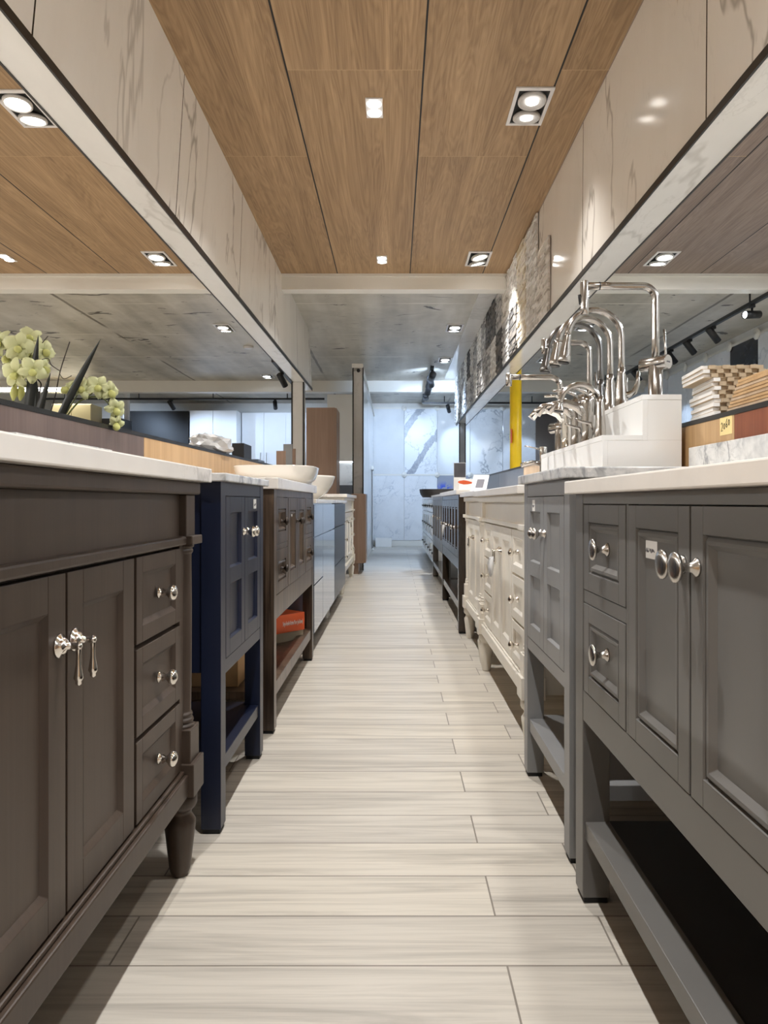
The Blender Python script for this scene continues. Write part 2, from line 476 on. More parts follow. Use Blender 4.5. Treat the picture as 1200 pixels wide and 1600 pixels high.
def mk_tile(name, base, vein, scale, rot, width, amount, seed, cloud=None):
    return marble(name, base, vein, scale, rot, (1, 1, 1), 0.12, width, amount, cloud, None, seed)
M['t_plain'] = mk_tile('pale_tile', rgb(226, 228, 230), rgb(196, 200, 205), 1.2, (0, 0.6, 0), 0.015, 0.4, 1.0)
M['t_bold'] = None
M['t_vein'] = mk_tile('veined_tile', rgb(224, 226, 228), rgb(150, 156, 164), 1.4, (0.3, 0.9, 0.2), 0.02, 0.9, 5.2)
M['t_fine'] = mk_tile('fine_veined_tile', rgb(226, 228, 231), rgb(180, 186, 194), 2.4, (0.1, 0.8, 0.3), 0.02, 0.8, 9.4)
M['t_taupe'] = mk_tile('taupe_tile', rgb(120, 112, 108), rgb(100, 94, 90), 1.2, (0, 0.6, 0), 0.02, 0.3, 2.0)
M['t_black'] = mk_tile('black_marble_tile', rgb(26, 26, 30), rgb(200, 200, 205), 1.3, (0.4, 0.9, 0.6), 0.012, 0.9, 3.3, rgb(18, 18, 20))
def mk_bold():
    b = NB('bold_gray_veined_tile')
    p = b.co()
    q = b.mp(p, (1, 1, 1), (0, R(56), 0), (0.18, 0, 0.1))
    n = b.noise(p, 2.2, 5, 0.6, 0.6)
    zz = b.m('ADD', b.sep(q)[2], b.m('MULTIPLY', b.m('SUBTRACT', n, 0.5), 0.30))
    band = b.m('ABSOLUTE', b.m('SUBTRACT', b.m('FRACT', b.m('DIVIDE', zz, 0.52)), 0.5))
    f = b.m('SUBTRACT', 1.0, b.step(band, 0.10, 0.13))
    mott = b.noise(p, 22, 5, 0.7)
    dark = b.ramp(mott, [(0.3, rgb(120, 126, 138)), (0.7, rgb(176, 180, 188))])
    thin = b.m('SUBTRACT', 1.0, b.step(b.m('ABSOLUTE', b.m('SUBTRACT', n, 0.5)), 0.0, 0.012))
    base = b.mix(b.m('MULTIPLY', thin, 0.6), rgb(222, 225, 229), rgb(150, 154, 164))
    b.set(Base_Color=b.mix(f, base, dark), Roughness=0.32)
    return b.mat
M['t_bold'] = mk_bold()
def mk_blueflower():
    b = NB('blue_flower_print_tile')
    p = b.co(); x, y, z = b.sep(p)
    cx = b.m('SUBTRACT', x, 0.12); cz = b.m('SUBTRACT', z, 1.02)
    d = b.m('SQRT', b.m('ADD', b.m('MULTIPLY', cx, cx), b.m('MULTIPLY', cz, cz)))
    n = b.noise(p, 14, 5, 0.7)
    f = b.m('MULTIPLY', b.m('SUBTRACT', 1.0, b.step(d, 0.08, 0.24)), b.step(n, 0.44, 0.56))
    b.set(Base_Color=b.mix(f, rgb(150, 156, 170), rgb(52, 84, 200)), Roughness=0.15)
    return b.mat
M['t_flower'] = mk_blueflower()
def mk_bag():
    b = NB('clear_plastic_bag')
    b.set(Base_Color=rgb(226, 226, 226), Roughness=0.22)
    b.bsdf.inputs['Transmission Weight'].default_value = 0.3
    return b.mat
M['bag'] = mk_bag()

# ------------------------------------------------------------------ room shell
XL, XR, YN, YF = -6.5, 3.88, -3.0, 13.4
MB().box(XL, XR, YN, YF, -0.1, 0).build('floor', M['floor'], kind='structure', origin=(0, 0, 0))
MB().box(XL, 0.93, YN, BEAM_Y, ZC, ZC + 0.1).build('ceiling', M['ceil_wood'], kind='structure', origin=(0, 0, 0))
MB().box(0.93, XR, YN, BEAM_Y, ZC, ZC + 0.1).build('ceiling', M['ceil_wood_r'], kind='structure', origin=(0, 0, 0))
MB().box(XL, XR, BEAM_Y, YF, ZC + 0.001, ZC + 0.1).build('ceiling', M['concrete'], kind='structure', origin=(0, 0, 0))
MB().box(0.755, 0.94, BEAM_Y + 0.1, 10.72, ZC - 0.004, ZC + 0.0005).build('trim_1', M['strip'], kind='structure')
MB().box(XL - 0.1, XL, YN, YF, 0, ZC).build('wall_west', M['whitewall'], kind='structure')
MB().box(XR, XR + 0.1, YN, YF, 0, ZC).build('wall_east', M['whitewall'], kind='structure')
MB().box(XL, XR, YF, YF + 0.1, 0, ZC).build('wall_far', M['whitewall'], kind='structure')
MB().box(XL, XR, YN - 0.1, YN, 0, ZC).build('wall_near', M['whitewall'], kind='structure')
# white beams across the ceiling
bm = MB().box(XL, XR, BEAM_Y, BEAM_Y + 0.12, CAM_H + 1.758, ZC + 0.001)
bm.box(XL, XR, BEAM_Y - 0.012, BEAM_Y, CAM_H + 1.862, ZC)
bm.build('beam', M['beam'], kind='structure')
MB().box(XL, XR, 10.9, 11.05, CAM_H + 1.71, ZC + 0.001).build('beam', M['beam'], kind='structure')

# low partition walls
def lowwall(name, x0, x1, y0, y1, zt0, zt1):
    p = [(x0, y0, 0), (x1, y0, 0), (x1, y1, 0), (x0, y1, 0), (x0, y0, zt0), (x1, y0, zt0), (x1, y1, zt1), (x0, y1, zt1)]
    return MB().hexa(p).build(name, M['whitewall'], kind='structure')
def ztl(y): return 1.079 + 0.011 * (y - 1.7)
def ztr(y): return 1.083 + 0.004 * (y - 1.8)
XWL, XWR = -0.965, 0.945
lowwall('wall_left', XWL - 0.008, -1.085, -2.6, 7.2, ztl(-2.6) - 0.014, ztl(7.2) - 0.014)
lowwall('wall_right', XWR + 0.008, 1.065, -2.6, 10.6, ztr(-2.6) - 0.014, ztr(10.6) - 0.014)
def cap(name, x0, x1, y0, y1, zf):
    p = [(x0, y0, zf(y0) - 0.014), (x1, y0, zf(y0) - 0.014), (x1, y1, zf(y1) - 0.014), (x0, y1, zf(y1) - 0.014),
         (x0, y0, zf(y0)), (x1, y0, zf(y0)), (x1, y1, zf(y1)), (x0, y1, zf(y1))]
    MB().hexa(p).build(name, M['blacktrim'], kind='structure')
cap('trim_2', -1.087, XWL + 0.002, -2.6, 7.2, ztl)
cap('trim_3', XWR - 0.002, 1.067, -2.6, 10.6, ztr)
def facing(x, y0, y1, zf, mat, side):
    xa, xb = (x, x - 0.008) if side < 0 else (x, x + 0.008)
    g = 0.0015
    y0 += g; y1 -= g
    p = [(xa, y0, 0.02), (xb, y0, 0.02), (xb, y1, 0.02), (xa, y1, 0.02), (xa, y0, zf(y0) - 0.0145), (xb, y0, zf(y0) - 0.0145), (xb, y1, zf(y1) - 0.0145), (xa, y1, zf(y1) - 0.0145)]
    MB().hexa(p).build('wall_panel', M[mat], kind='structure')
for y0, y1, m in ((-2.5, -0.95, 'oak'), (-0.95, 0.27, 'oak'), (0.27, 1.49, 'plum'), (1.49, 2.708, 'plum'), (2.708, 3.926, 'oak'), (3.926, 5.14, 'oak'), (5.14, 7.19, 'bright_white')):
    facing(XWL, y0, y1, ztl, m, -1)
for y0, y1, m in ((-2.5, -0.5, 'oak'), (-0.5, 0.74, 'plum'), (0.74, 1.96, 'cherry'), (1.96, 3.2, 'oak'), (3.2, 4.42, 'plum'), (4.42, 5.17, 'paleoak'), (5.17, 6.4, 'slate'), (6.4, 7.6, 'slate'), (7.6, 8.8, 'slate'), (8.8, 10.59, 'bright_white')):
    facing(XWR, y0, y1, ztr, m, 1)

# bulkheads over the partition walls
def bulk(name, mat, y0, y1, xb, zb, xt, xo, msoff):
    m = MB(); n = 40; vs = []
    for k in range(n + 1):
        y = y0 + (y1 - y0) * k / n
        for j in range(7):
            t_ = j / 6
            vs.append((xb(y) + (xt(y) - xb(y)) * t_, y, zb(y) + (ZC - zb(y)) * t_))
        vs += [(xo(y), y, ZC), (xo(y), y, zb(y))]
    for k in range(n):
        for j in range(9):
            j2 = (j + 1) % 9
            m.add([vs[k * 9 + j], vs[k * 9 + j2], vs[k * 9 + 9 + j2], vs[k * 9 + 9 + j]], [(0, 1, 2, 3)], False, 1 if j == 8 else 0)
    m.add(vs[:9], [tuple(range(9))]); m.add(vs[-9:], [tuple(range(9))])
    return m.build(name, [M[mat], M[msoff]], kind='structure', origin=(0, 0, 0))
XBL = lambda y: -(1.0036 - 0.012 * y)
ZBL = lambda y: CAM_H + 1.231
XTL = lambda y: -0.924 - 0.0035 * (y - 2.6)
XOL = lambda y: XBL(y) - 0.125
bulk('wall_left_upper', 'bulk', -2.6, 7.75, XBL, ZBL, XTL, XOL, 'soffit')
XBR = lambda y: 0.93
ZBR = lambda y: 1.943 + 0.005 * (y - 2)
XTR = lambda y: 0.935
XOR = lambda y: 1.072
bulk('wall_right_upper', 'bulk_r', -2.6, 10.66, XBR, ZBR, XTR, XOR, 'soffit')
def edge_trim(name, xf, zf, y0, y1, dx0, dx1, h0, h1):
    p = []
    for z in (h0, h1):
        p += [(xf(y0) + dx0, y0, zf(y0) + z), (xf(y0) + dx1, y0, zf(y0) + z), (xf(y1) + dx1, y1, zf(y1) + z), (xf(y1) + dx0, y1, zf(y1) + z)]
    MB().hexa(p).build(name, M['blacktrim'], kind='structure')
edge_trim('trim_4', XBL, ZBL, -2.6, 7.75, -0.002, 0.005, -0.004, 0.026)
edge_trim('trim_5', XOL, ZBL, -2.6, 7.75, -0.003, 0.004, -0.003, 0.008)
edge_trim('trim_6', XBR, ZBR, -2.6, 10.66, -0.005, 0.002, -0.004, 0.022)
edge_trim('trim_7', XOR, ZBR, -2.6, 10.66, -0.004, 0.003, -0.003, 0.008)
# posts that carry the bulkhead ends
def post(x0, x1, y0, y1, z0, z1, mat):
    MB().box(x0, x1, y0, y1, z0, z1).build('post', M[mat], kind='structure')
    for x in (x0, x1):
        MB().box(x - 0.008, x + 0.008, y0 - 0.003, y0 + 0.006, z0, z1).build('trim_8', M['blacktrim'], kind='structure')
post(-1.052, -0.935, 7.2, 7.32, 0.0, ZBL(7.2), 'shaded_postmarble')
post(0.945, 1.03, 10.3, 10.4, ztr(10.3), ZBR(10.3), 'gray2')

# end partition on the left, beyond the tall cabinet
MB().box(-0.505, -0.40, 8.55, 13.35, 0, 2.455).build('wall_partition', M['t_plain'], kind='structure')
MB().box(-0.507, -0.386, 8.535, 8.55, 0, 2.47).build('wall_partition_end', M['shaded_postmarble'], kind='structure')
for x in (-0.507, -0.386):
    MB().box(x - 0.007, x + 0.007, 8.528, 8.56, 0, 2.47).build('trim_9', M['blacktrim'], kind='structure')
MB().box(-0.52, -0.385, 8.5, 13.38, 2.455, 2.50).build('trim_10', M['beam'], kind='structure')
mb = MB().lathe([(0.022, 0), (0.022, 0.012), (0.012, 0.016)], W(560, 579, 8.53), (0, -1, 0), 16)
mb.build('bolt', M['black'], label='round black bolt cap near the top of the marble partition end', cat='bolt')

# ------------------------------------------------------------------ vanities
class Ctx:
    def __init__(s, xf, d):
        s.xf = xf; s.d = d
    def X(s, d): return s.xf + s.d * d
    def box(s, mb, u0, u1, d0, d1, z0, z1, mi=0):
        return mb.box(s.X(d0), s.X(d1), u0, u1, z0, z1, mi)
    def P(s, u, d, z): return Vector((s.X(d), u, z))
    @property
    def out(s): return Vector((-s.d, 0, 0))

BEADS = {'flat': [(0, 0), (0.0035, None)],
         'bevel': [(0, 0), (0.009, None)],
         'bead': [(0, 0), (0.002, 0.006), (0.007, 0.001), (0.012, 0.0015), (0.019, None)]}
def front(c, name, u0, u1, z0, z1, mat, root, stile=0.05, rows=1, rec=0.009, style='flat', d=0.0, g=0.0018, plain=False, th=0.018, label=None, rail=None):
    mb = MB()
    u0 += g; u1 -= g; z0 += g; z1 -= g
    if plain:
        c.box(mb, u0, u1, d, d + th, z0, z1)
        return mb.build(name, mat, root, 0.0012, label=label)
    rail = rail or stile
    c.box(mb, u0, u0 + stile, d, d + th, z0, z1)
    c.box(mb, u1 - stile, u1, d, d + th, z0, z1)
    hh = (z1 - z0 - rail * (rows + 1)) / rows
    for k in range(rows + 1):
        zz = z0 + k * (hh + rail)
        c.box(mb, u0 + stile, u1 - stile, d, d + th, zz, zz + rail)
    for k in range(rows):
        za = z0 + rail + k * (hh + rail); zb = za + hh
        ua, ub = u0 + stile, u1 - stile
        c.box(mb, ua, ub, d + rec, d + th, za, zb)
        loops = [(i, (rec if q is None else q)) for i, q in BEADS[style]]
        for (i0, q0), (i1, q1) in zip(loops, loops[1:]):
            r0 = [c.P(ua + i0, d + q0, za + i0), c.P(ub - i0, d + q0, za + i0), c.P(ub - i0, d + q0, zb - i0), c.P(ua + i0, d + q0, zb - i0)]
            r1 = [c.P(ua + i1, d + q1 - 1e-4, za + i1), c.P(ub - i1, d + q1 - 1e-4, za + i1), c.P(ub - i1, d + q1 - 1e-4, zb - i1), c.P(ua + i1, d + q1 - 1e-4, zb - i1)]
            mb.add(r0 + r1, [(k2, (k2 + 1) % 4, 4 + (k2 + 1) % 4, 4 + k2) for k2 in range(4)])
    return mb.build(name, mat, root, 0.001, label=label)

KNOB = [(0.010, 0), (0.010, 0.002), (0.0065, 0.005), (0.005, 0.012), (0.007, 0.017), (0.014, 0.020), (0.0155, 0.024), (0.013, 0.028), (0.007, 0.0305), (0.001, 0.031)]
KNOBF = [(0.013, 0), (0.012, 0.003), (0.007, 0.007), (0.0055, 0.017), (0.008, 0.022), (0.019, 0.0255), (0.0205, 0.0285), (0.019, 0.031), (0.012, 0.0325), (0.001, 0.033)]
KNOBC = [(0.011, 0), (0.011, 0.003), (0.007, 0.006), (0.009, 0.010), (0.005, 0.015), (0.008, 0.019), (0.0145, 0.024), (0.016, 0.029), (0.013, 0.034), (0.006, 0.037), (0.001, 0.038)]
def knob(c, u, z, parent, mat, prof=KNOB, d=0.0, s=1.0):
    mb = MB().lathe([(r * s, t * s) for r, t in prof], c.P(u, d, z), c.out, 18)
    return mb.build('knob', mat, parent)
def drop_pull(c, u, z, parent, mat, d=0.0):
    mb = MB()
    mb.lathe([(0.017, 0), (0.0165, 0.003), (0.012, 0.005), (0.012, 0.007), (0.009, 0.010), (0.005, 0.012), (0.0045, 0.026), (0.006, 0.028), (0.004, 0.031), (0.001, 0.032)], c.P(u, d, z), c.out, 18)
    mb.lathe([(0.002, 0.006), (0.0045, 0), (0.0035, -0.006), (0.003, -0.012), (0.0035, -0.025), (0.0055, -0.038), (0.0065, -0.044), (0.005, -0.047), (0.004, -0.048), (0.004, -0.052), (0.001, -0.055)], c.P(u, d - 0.027, z), (0, 0, 1), 14)
    return mb.build('drop_pull', mat, parent)
def sticker(c, u0, u1, z0, z1, d, scrawl=True, label='white sticker', parent=None):
    mb = MB(); c.box(mb, u0, u1, d - 0.0006, d, z0, z1)
    o = mb.build('sticker', M['paper'], parent, label=label)
    if scrawl:
        m2 = MB(); L = u1 - u0; zc = (z0 + z1) / 2 - 0.002
        sg = 1 if c.d < 0 else -1      # reading direction in the picture
        rnd = random.Random(int(u0 * 1000)); n = 5
        for k in range(n):
            t0 = 0.15 + 0.7 * k / n
            pts = []
            for q in range(6):
                uu = (u0 if sg > 0 else u1) + sg * L * (t0 + 0.11 * q / 5)
                pts.append(c.P(uu, d - 0.0010, zc + (z1 - z0) * 0.14 * rnd.uniform(-1, 1)))
            m2.tube(pts, 0.0005, 5)
        m2.build('handwriting', M['ink'], o, label='faint gray handwriting')
    return o

def counter(c, y0, y1, zt, th, mat, root, over=0.017, depth=0.5, back=None, bh=0.1, end=0.015, bback=0.0):
    mb = MB(); c.box(mb, y0 - end, y1 + end, -over, depth, zt - th, zt)
    mb.build('countertop', mat, root, 0.003, label='stone countertop')
    if back:
        m2 = MB(); c.box(m2, y0 - end, y1 + end, depth - 0.02, depth, zt, zt + bh)
        m2.build('backsplash', mat, root, 0.002)

def console(name, label, xf, dr, y0, y1, zt, th, mat, mtop, leg, depth, zd0, zd1, zr0, layout, shelf, style='flat', legd=None,
            knobm='knob', kprof=KNOB, back=False, group=None, rec=0.009, shelfmat=None, over=0.017, bh=0.1, ks=1.0, bev=0.0015, shelf_lip=0.0, end=0.015):
    """open-bottomed vanity on square legs.  layout: list of fronts"""
    c = Ctx(xf, dr)
    root = thing(name, label, 'vanity', (c.X(depth / 2), (y0 + y1) / 2, 0), group)
    mt = M[mat]; zb = zt - th
    legd = legd or leg
    counter(c, y0, y1, zt, th, M[mtop], root, over, depth, back, bh, end)
    for u in (y0, y1 - leg):
        for dd in (0, depth - legd - 0.005):
            mb = MB(); c.box(mb, u, u + leg, dd, dd + legd, 0.012, zb)
            l = mb.build('leg', mt, root, bev)
            m2 = MB(); c.box(m2, u + 0.004, u + leg - 0.004, dd + 0.004, dd + legd - 0.004, 0, 0.0125)
            m2.build('foot_pad', M['blackrubber'], l, label='black foot pad')
    # carcass between the legs, sides a little inside the leg faces
    mb = MB(); c.box(mb, y0 + 0.006, y1 - 0.006, 0.0185, depth - 0.006, zr0 + 0.012, zb - 0.0005)
    mb.build('cabinet_body', mt, root)
    for nm, za, zz in (('top_rail', zd1, zb - 0.0005), ('bottom_rail', zr0, zd0)):
        mb = MB(); c.box(mb, y0 + leg, y1 - leg, 0.001, 0.019, za, zz)
        mb.build(nm, mt, root, 0.001)
    for it in layout.get('stiles', []):
        mb = MB(); c.box(mb, it[0], it[1], 0.001, 0.019, zd0, zd1); mb.build('stile', mt, root, 0.001)
    for it in layout.get('rails', []):
        mb = MB(); c.box(mb, it[0], it[1], 0.001, 0.019, it[2], it[3]); mb.build('drawer_rail', mt, root, 0.001)
    for f in layout['fronts']:
        kind, u0, u1, z0, z1 = f[:5]
        kw = dict(f[5]) if len(f) > 5 else {}
        k = kw.pop('k', None); st = kw.pop('sticker', None)
        o = front(c, kind, u0, u1, z0, z1, mt, root, style=style, rec=rec, **kw)
        if k: knob(c, k[0], k[1], o, M[knobm], kprof, k[2] if len(k) > 2 else 0.0, ks)
        if st: sticker(c, *st[:4], st[4] if len(st) > 4 else 0.0, parent=o)
    if shelf is not None:
        zs, hs = shelf
        mb = MB(); c.box(mb, y0 + leg - 0.006, y1 - leg + 0.006, 0.006, 0.006 + 0.05, zs - hs, zs)
        mb.build('shelf_rail', mt, root, bev)
        mb = MB(); c.box(mb, y0 + 0.01, y1 - 0.01, 0.054, depth - 0.012, zs - hs, zs - shelf_lip)
        mb.build('shelf', M[shelfmat] if shelfmat else mt, root, bev)
    return root, c

def pair_doors(ys, zd0, zd1, kz, kin=0.028, **kw):
    """double doors meeting at ys[1]; knobs either side of the meeting line"""
    return [('door', ys[0], ys[1], zd0, zd1, dict(k=(ys[1] - kin, kz), **kw)), ('door', ys[1], ys[2], zd0, zd1, dict(k=(ys[1] + kin, kz), **kw))]

COLP = [(0.028, 0.735), (0.030, 0.732), (0.030, 0.727), (0.026, 0.724), (0.028, 0.720), (0.028, 0.715), (0.0245, 0.711), (0.0255, 0.60), (0.025, 0.45), (0.0235, 0.362),
        (0.027, 0.359), (0.0275, 0.354), (0.025, 0.351), (0.029, 0.347), (0.0295, 0.341), (0.026, 0.338), (0.031, 0.334), (0.031, 0.328)]
LEGP = [(0.037, 0.192), (0.037, 0.158), (0.033, 0.150), (0.028, 0.146), (0.025, 0.141), (0.025, 0.136), (0.029, 0.129), (0.034, 0.120), (0.0335, 0.108), (0.029, 0.07), (0.0235, 0.02), (0.022, 0.012), (0.019, 0.004), (0.018, 0)]
def ornate(name, label, xf, dr, y0, y1, zt, th, mat, mtop, depth, cols, pull='drop', knobprof=KNOBC, back=False, group=None, over=0.03):
    """furniture-style vanity with turned corner columns; xf = plane of the door faces"""
    c = Ctx(xf, dr)
    root = thing(name, label, 'vanity', (c.X(depth / 2), (y0 + y1) / 2, 0), group)
    mt = M[mat]; zb = zt - th
    counter(c, y0, y1, zt, th, M[mtop], root, 0.045, depth, back)
    mb = MB(); c.box(mb, y0 - 0.004, y1 + 0.004, -0.022, depth - 0.01, zb - 0.028, zb)
    mb.build('top_moulding', mt, root, 0.005)
    mb = MB(); c.box(mb, y0 + 0.012, y1 - 0.012, 0.004, 0.03, 0.75, zb - 0.028)
    mb.build('frieze_panel', mt, root, 0.001)
    mb = MB(); c.box(mb, y0 + 0.010, y1 - 0.010, 0.019, depth - 0.012, 0.20, zb - 0.028)
    mb.build('cabinet_body', mt, root, 0.001)
    mb = MB(); c.box(mb, y0 + 0.05, y1 - 0.05, -0.014, 0.025, 0.733, 0.751)
    mb.build('ledge_moulding', mt, root, 0.004)
    mb = MB(); c.box(mb, y0 + 0.03, y1 - 0.03, -0.018, 0.03, 0.188, 0.235)
    c.box(mb, y0 + 0.03, y1 - 0.03, -0.010, 0.03, 0.235, 0.243)
    mb.build('apron', mt, root, 0.003)
    mb = MB(); c.box(mb, y0 + 0.078, y1 - 0.078, 0.0145, 0.02, 0.243, 0.733)
    ua, ub = cols[0][1], cols[-1][2]
    c.box(mb, y0 + 0.055, ua - 0.002, -0.002, 0.02, 0.243, 0.733)
    c.box(mb, ub + 0.002, y1 - 0.055, -0.002, 0.02, 0.243, 0.733)
    mb.build('face_frame', mt, root, 0.001)
    for k, u in enumerate((y0 + 0.04, y1 - 0.04)):
        mb = MB()
        dc = 0.012
        c.box(mb, u - 0.032, u + 0.032, -0.012, 0.05, 0.751, zb - 0.028)      # pilaster above the ledge
        c.box(mb, u - 0.039, u + 0.039, -0.027, 0.05, 0.733, 0.752)
        o = c.P(u, dc, 0)
        mb.lathe([(r, z) for r, z in COLP], (o.x, o.y, 0), (0, 0, 1), 24)
        c.box(mb, u - 0.033, u + 0.033, -0.021, 0.05, 0.255, 0.329)
        c.box(mb, u - 0.040, u + 0.040, -0.030, 0.05, 0.185, 0.257)
        mb.build('corner_column', mt, root, 0.003)
        for dd in (dc, depth - 0.05):
            o = c.P(u, dd, 0)
            MB().lathe(LEGP, (o.x, o.y, 0), (0, 0, 1), 24).build('leg', mt, root)
    for it in cols:
        kind, u0, u1 = it[:3]
        if kind == 'drawers':
            for z0, z1 in ((0.565, 0.728), (0.388, 0.561), (0.246, 0.384)) if False else ((0.568, 0.728), (0.402, 0.562), (0.246, 0.396)):
                o = front(c, 'drawer', u0, u1, z0, z1, mt, root, stile=0.03, style='bevel', d=-0.004, rec=0.008)
                knob(c, (u0 + u1) / 2, (z0 + z1) / 2, o, M['chrome'] if pull == 'drop' else M['knob'], knobprof, 0.0)
        else:
            side = it[3]
            o = front(c, 'door', u0, u1, 0.246, 0.728, mt, root, stile=0.05, style='bevel', d=-0.004, rec=0.008)
            uu = u1 - 0.022 if side > 0 else u0 + 0.022
            drop_pull(c, uu, 0.628, o, M['chrome'], -0.004)
    return root, c

DL = 0.505
# left row
brown, cb = ornate('bathroom_vanity', 'dark brown vanity with turned corner columns and hanging drop pulls, nearest in its row', -0.465, -1, 0.385, 1.603, 0.902, 0.032, 'brown', 'quartz', 0.49,
    [('drawers', 0.475, 0.727), ('door', 0.735, 0.988, 1), ('door', 0.990, 1.247, -1), ('drawers', 1.255, 1.512)])
blue, cbl = console('bathroom_vanity', 'navy blue two-door vanity on square legs with open bottom shelf', -0.432, -1, 1.748, 2.308, 0.898, 0.021, 'navy', 'carrara', 0.05, 0.52,
    0.424, 0.842, 0.388, dict(fronts=[
        ('door', 1.800, 2.028, 0.424, 0.842, dict(k=(2.004, 0.742), rows=2, stile=0.042)),
        ('door', 2.028, 2.256, 0.424, 0.842, dict(k=(2.052, 0.742), rows=2, stile=0.042, sticker=(2.15, 2.19, 0.806, 0.835)))]),
    (0.175, 0.036), knobm='chrome', kprof=KNOBC, back=True)
def two_col(y0, y1, leg, wdr, zd0, zd1, zm, kz, dark=True, rail=0.02):
    a = y0 + leg; b = y1 - leg; m = (y0 + y1) / 2; s = 0.014
    fr = []
    for u0, u1 in ((a, a + wdr), (b - wdr, b)):
        fr.append(('drawer', u0, u1, zm + rail / 2, zd1, dict(k=((u0 + u1) / 2, (zm + zd1) / 2, 0.006), stile=0.042)))
        fr.append(('drawer', u0, u1, zd0, zm - rail / 2, dict(k=((u0 + u1) / 2, (zm + zd0) / 2, 0.006), stile=0.042)))
    fr.append(('door', a + wdr + s, m, zd0, zd1, dict(k=(m - 0.026, kz), stile=0.052)))
    fr.append(('door', m, b - wdr - s, zd0, zd1, dict(k=(m + 0.026, kz), stile=0.052)))
    return dict(fronts=fr, stiles=[(a + wdr, a + wdr + s), (b - wdr - s, b - wdr)], rails=[(a, a + wdr, zm - rail / 2, zm + rail / 2), (b - wdr, b, zm - rail / 2, zm + rail / 2)])
walnut, cw = console('bathroom_vanity', 'rustic walnut vanity with black knobs, orange carton on its shelf', -0.43, -1, 2.505, 3.71, 0.913, 0.04, 'walnut', 'quartz', 0.05, 0.50,
    0.487, 0.845, 0.40, two_col(2.505, 3.71, 0.05, 0.27, 0.487, 0.845, 0.66, 0.745), (0.168, 0.05), style='bead', knobm='darkknob', kprof=KNOB, shelf_lip=0.02, rec=0.013)
sticker(cw, 2.98, 3.01, 0.765, 0.80, 0.009, False, parent=[o for o in walnut.children if o.name.startswith('door')][0])
# gray gloss cabinet
def gloss_cabinet(label, y0, y1, mat, cols, xf=-0.436, dr=-1, depth=0.48, zt=0.842):
    c = Ctx(xf, dr)
    root = thing('vanity_cabinet', label, 'vanity', (c.X(depth / 2), (y0 + y1) / 2, 0))
    counter(c, y0, y1, zt, 0.022, M['quartz'], root, 0.012, depth, end=0.0)
    mb = MB(); c.box(mb, y0, y1, 0.019, depth, 0.11, zt - 0.022); mb.build('cabinet_body', M[mat], root, 0.001)
    for u0, u1, zs in cols:
        zz = [0.112] + zs + [zt - 0.026]
        for z0, z1 in zip(zz, zz[1:]):
            front(c, 'drawer', u0, u1, z0, z1, M[mat], root, plain=True, g=0.003)
    for u in (y0 + 0.05, y1 - 0.07):
        for dd in (0.06, depth - 0.08):
            o = c.P(u, dd, 0)
            MB().lathe([(0.022, 0.111), (0.02, 0.09), (0.018, 0.02), (0.024, 0.012), (0.024, 0)], (o.x, o.y, 0), (0, 0, 1), 14).build('leg', M['bright_white'], root, label='white adjustable leg')
    return root
gloss_cabinet('glossy gray-blue drawer cabinet beneath the round white basin', 3.80, 5.085, 'glossgray', [(3.802, 4.27, [0.376, 0.636]), (4.27, 5.083, [0.636])])
gloss_cabinet('dark slate gloss cabinet after the gray-blue one', 5.095, 6.17, 'darkgloss', [(5.097, 6.168, [0.36, 0.64])])
ornate('bathroom_vanity', 'white column vanity in front of the tall brown cabinet', -0.47, -1, 6.27, 7.80, 0.90, 0.03, 'white', 'quartz', 0.44,
    [('drawers', 6.36, 6.62), ('door', 6.63, 7.035, 1), ('door', 7.037, 7.44, -1), ('drawers', 7.45, 7.71)])

# right row
DRr = 0.53
def gray_layout():
    fr = []
    for u0, u1 in ((1.178, 1.440), (0.408, 0.670)):
        fr.append(('drawer', u0, u1, 0.647, 0.822, dict(k=((u0 + u1) / 2, 0.737, 0.010), stile=0.035)))
        fr.append(('drawer', u0, u1, 0.44, 0.622, dict(k=((u0 + u1) / 2, 0.541, 0.010), stile=0.035)))
    fr.append(('door', 0.922, 1.166, 0.44, 0.822, dict(k=(0.943, 0.742), stile=0.036, sticker=(1.062, 1.116, 0.738, 0.768, 0.010))))
    fr.append(('door', 0.682, 0.920, 0.44, 0.822, dict(k=(0.899, 0.742), stile=0.036)))
    return dict(fronts=fr, stiles=[(1.167, 1.177), (0.671, 0.681)], rails=[(1.178, 1.44, 0.622, 0.647), (0.408, 0.67, 0.622, 0.647)])
console('bathroom_vanity', 'charcoal gray vanity with drawers and shade-darkened shelf, nearest in its row', 0.386, 1, 0.345, 1.503, 0.870, 0.028, 'gray', 'quartz', 0.056, 0.535,
    0.44, 0.822, 0.378, gray_layout(), (0.168, 0.036), style='bead', kprof=KNOBF, shelfmat='shaded_shelf', rec=0.010, shelf_lip=0.018, over=0.021)
console('bathroom_vanity', 'lighter gray two-door vanity with veined marble top, beside the charcoal one', 0.398, 1, 1.606, 2.166, 0.906, 0.026, 'gray2', 'carrara', 0.05, 0.532,
    0.424, 0.842, 0.388, dict(fronts=[
        ('door', 1.658, 1.886, 0.424, 0.842, dict(k=(1.862, 0.742), rows=2, stile=0.042)),
        ('door', 1.886, 2.114, 0.424, 0.842, dict(k=(1.910, 0.742), rows=2, stile=0.042, sticker=(2.00, 2.035, 0.80, 0.832)))]),
    (0.175, 0.036), kprof=KNOBC, back=True, bh=0.088)
wA, cwa = ornate('bathroom_vanity', 'cream white column vanity with six drawers, under the faucet display', 0.437, 1, 2.27, 3.50, 0.881, 0.028, 'white', 'quartz', 0.49,
    [('drawers', 2.36, 2.612), ('door', 2.62, 2.884, 1), ('door', 2.886, 3.15, -1), ('drawers', 3.158, 3.41)])
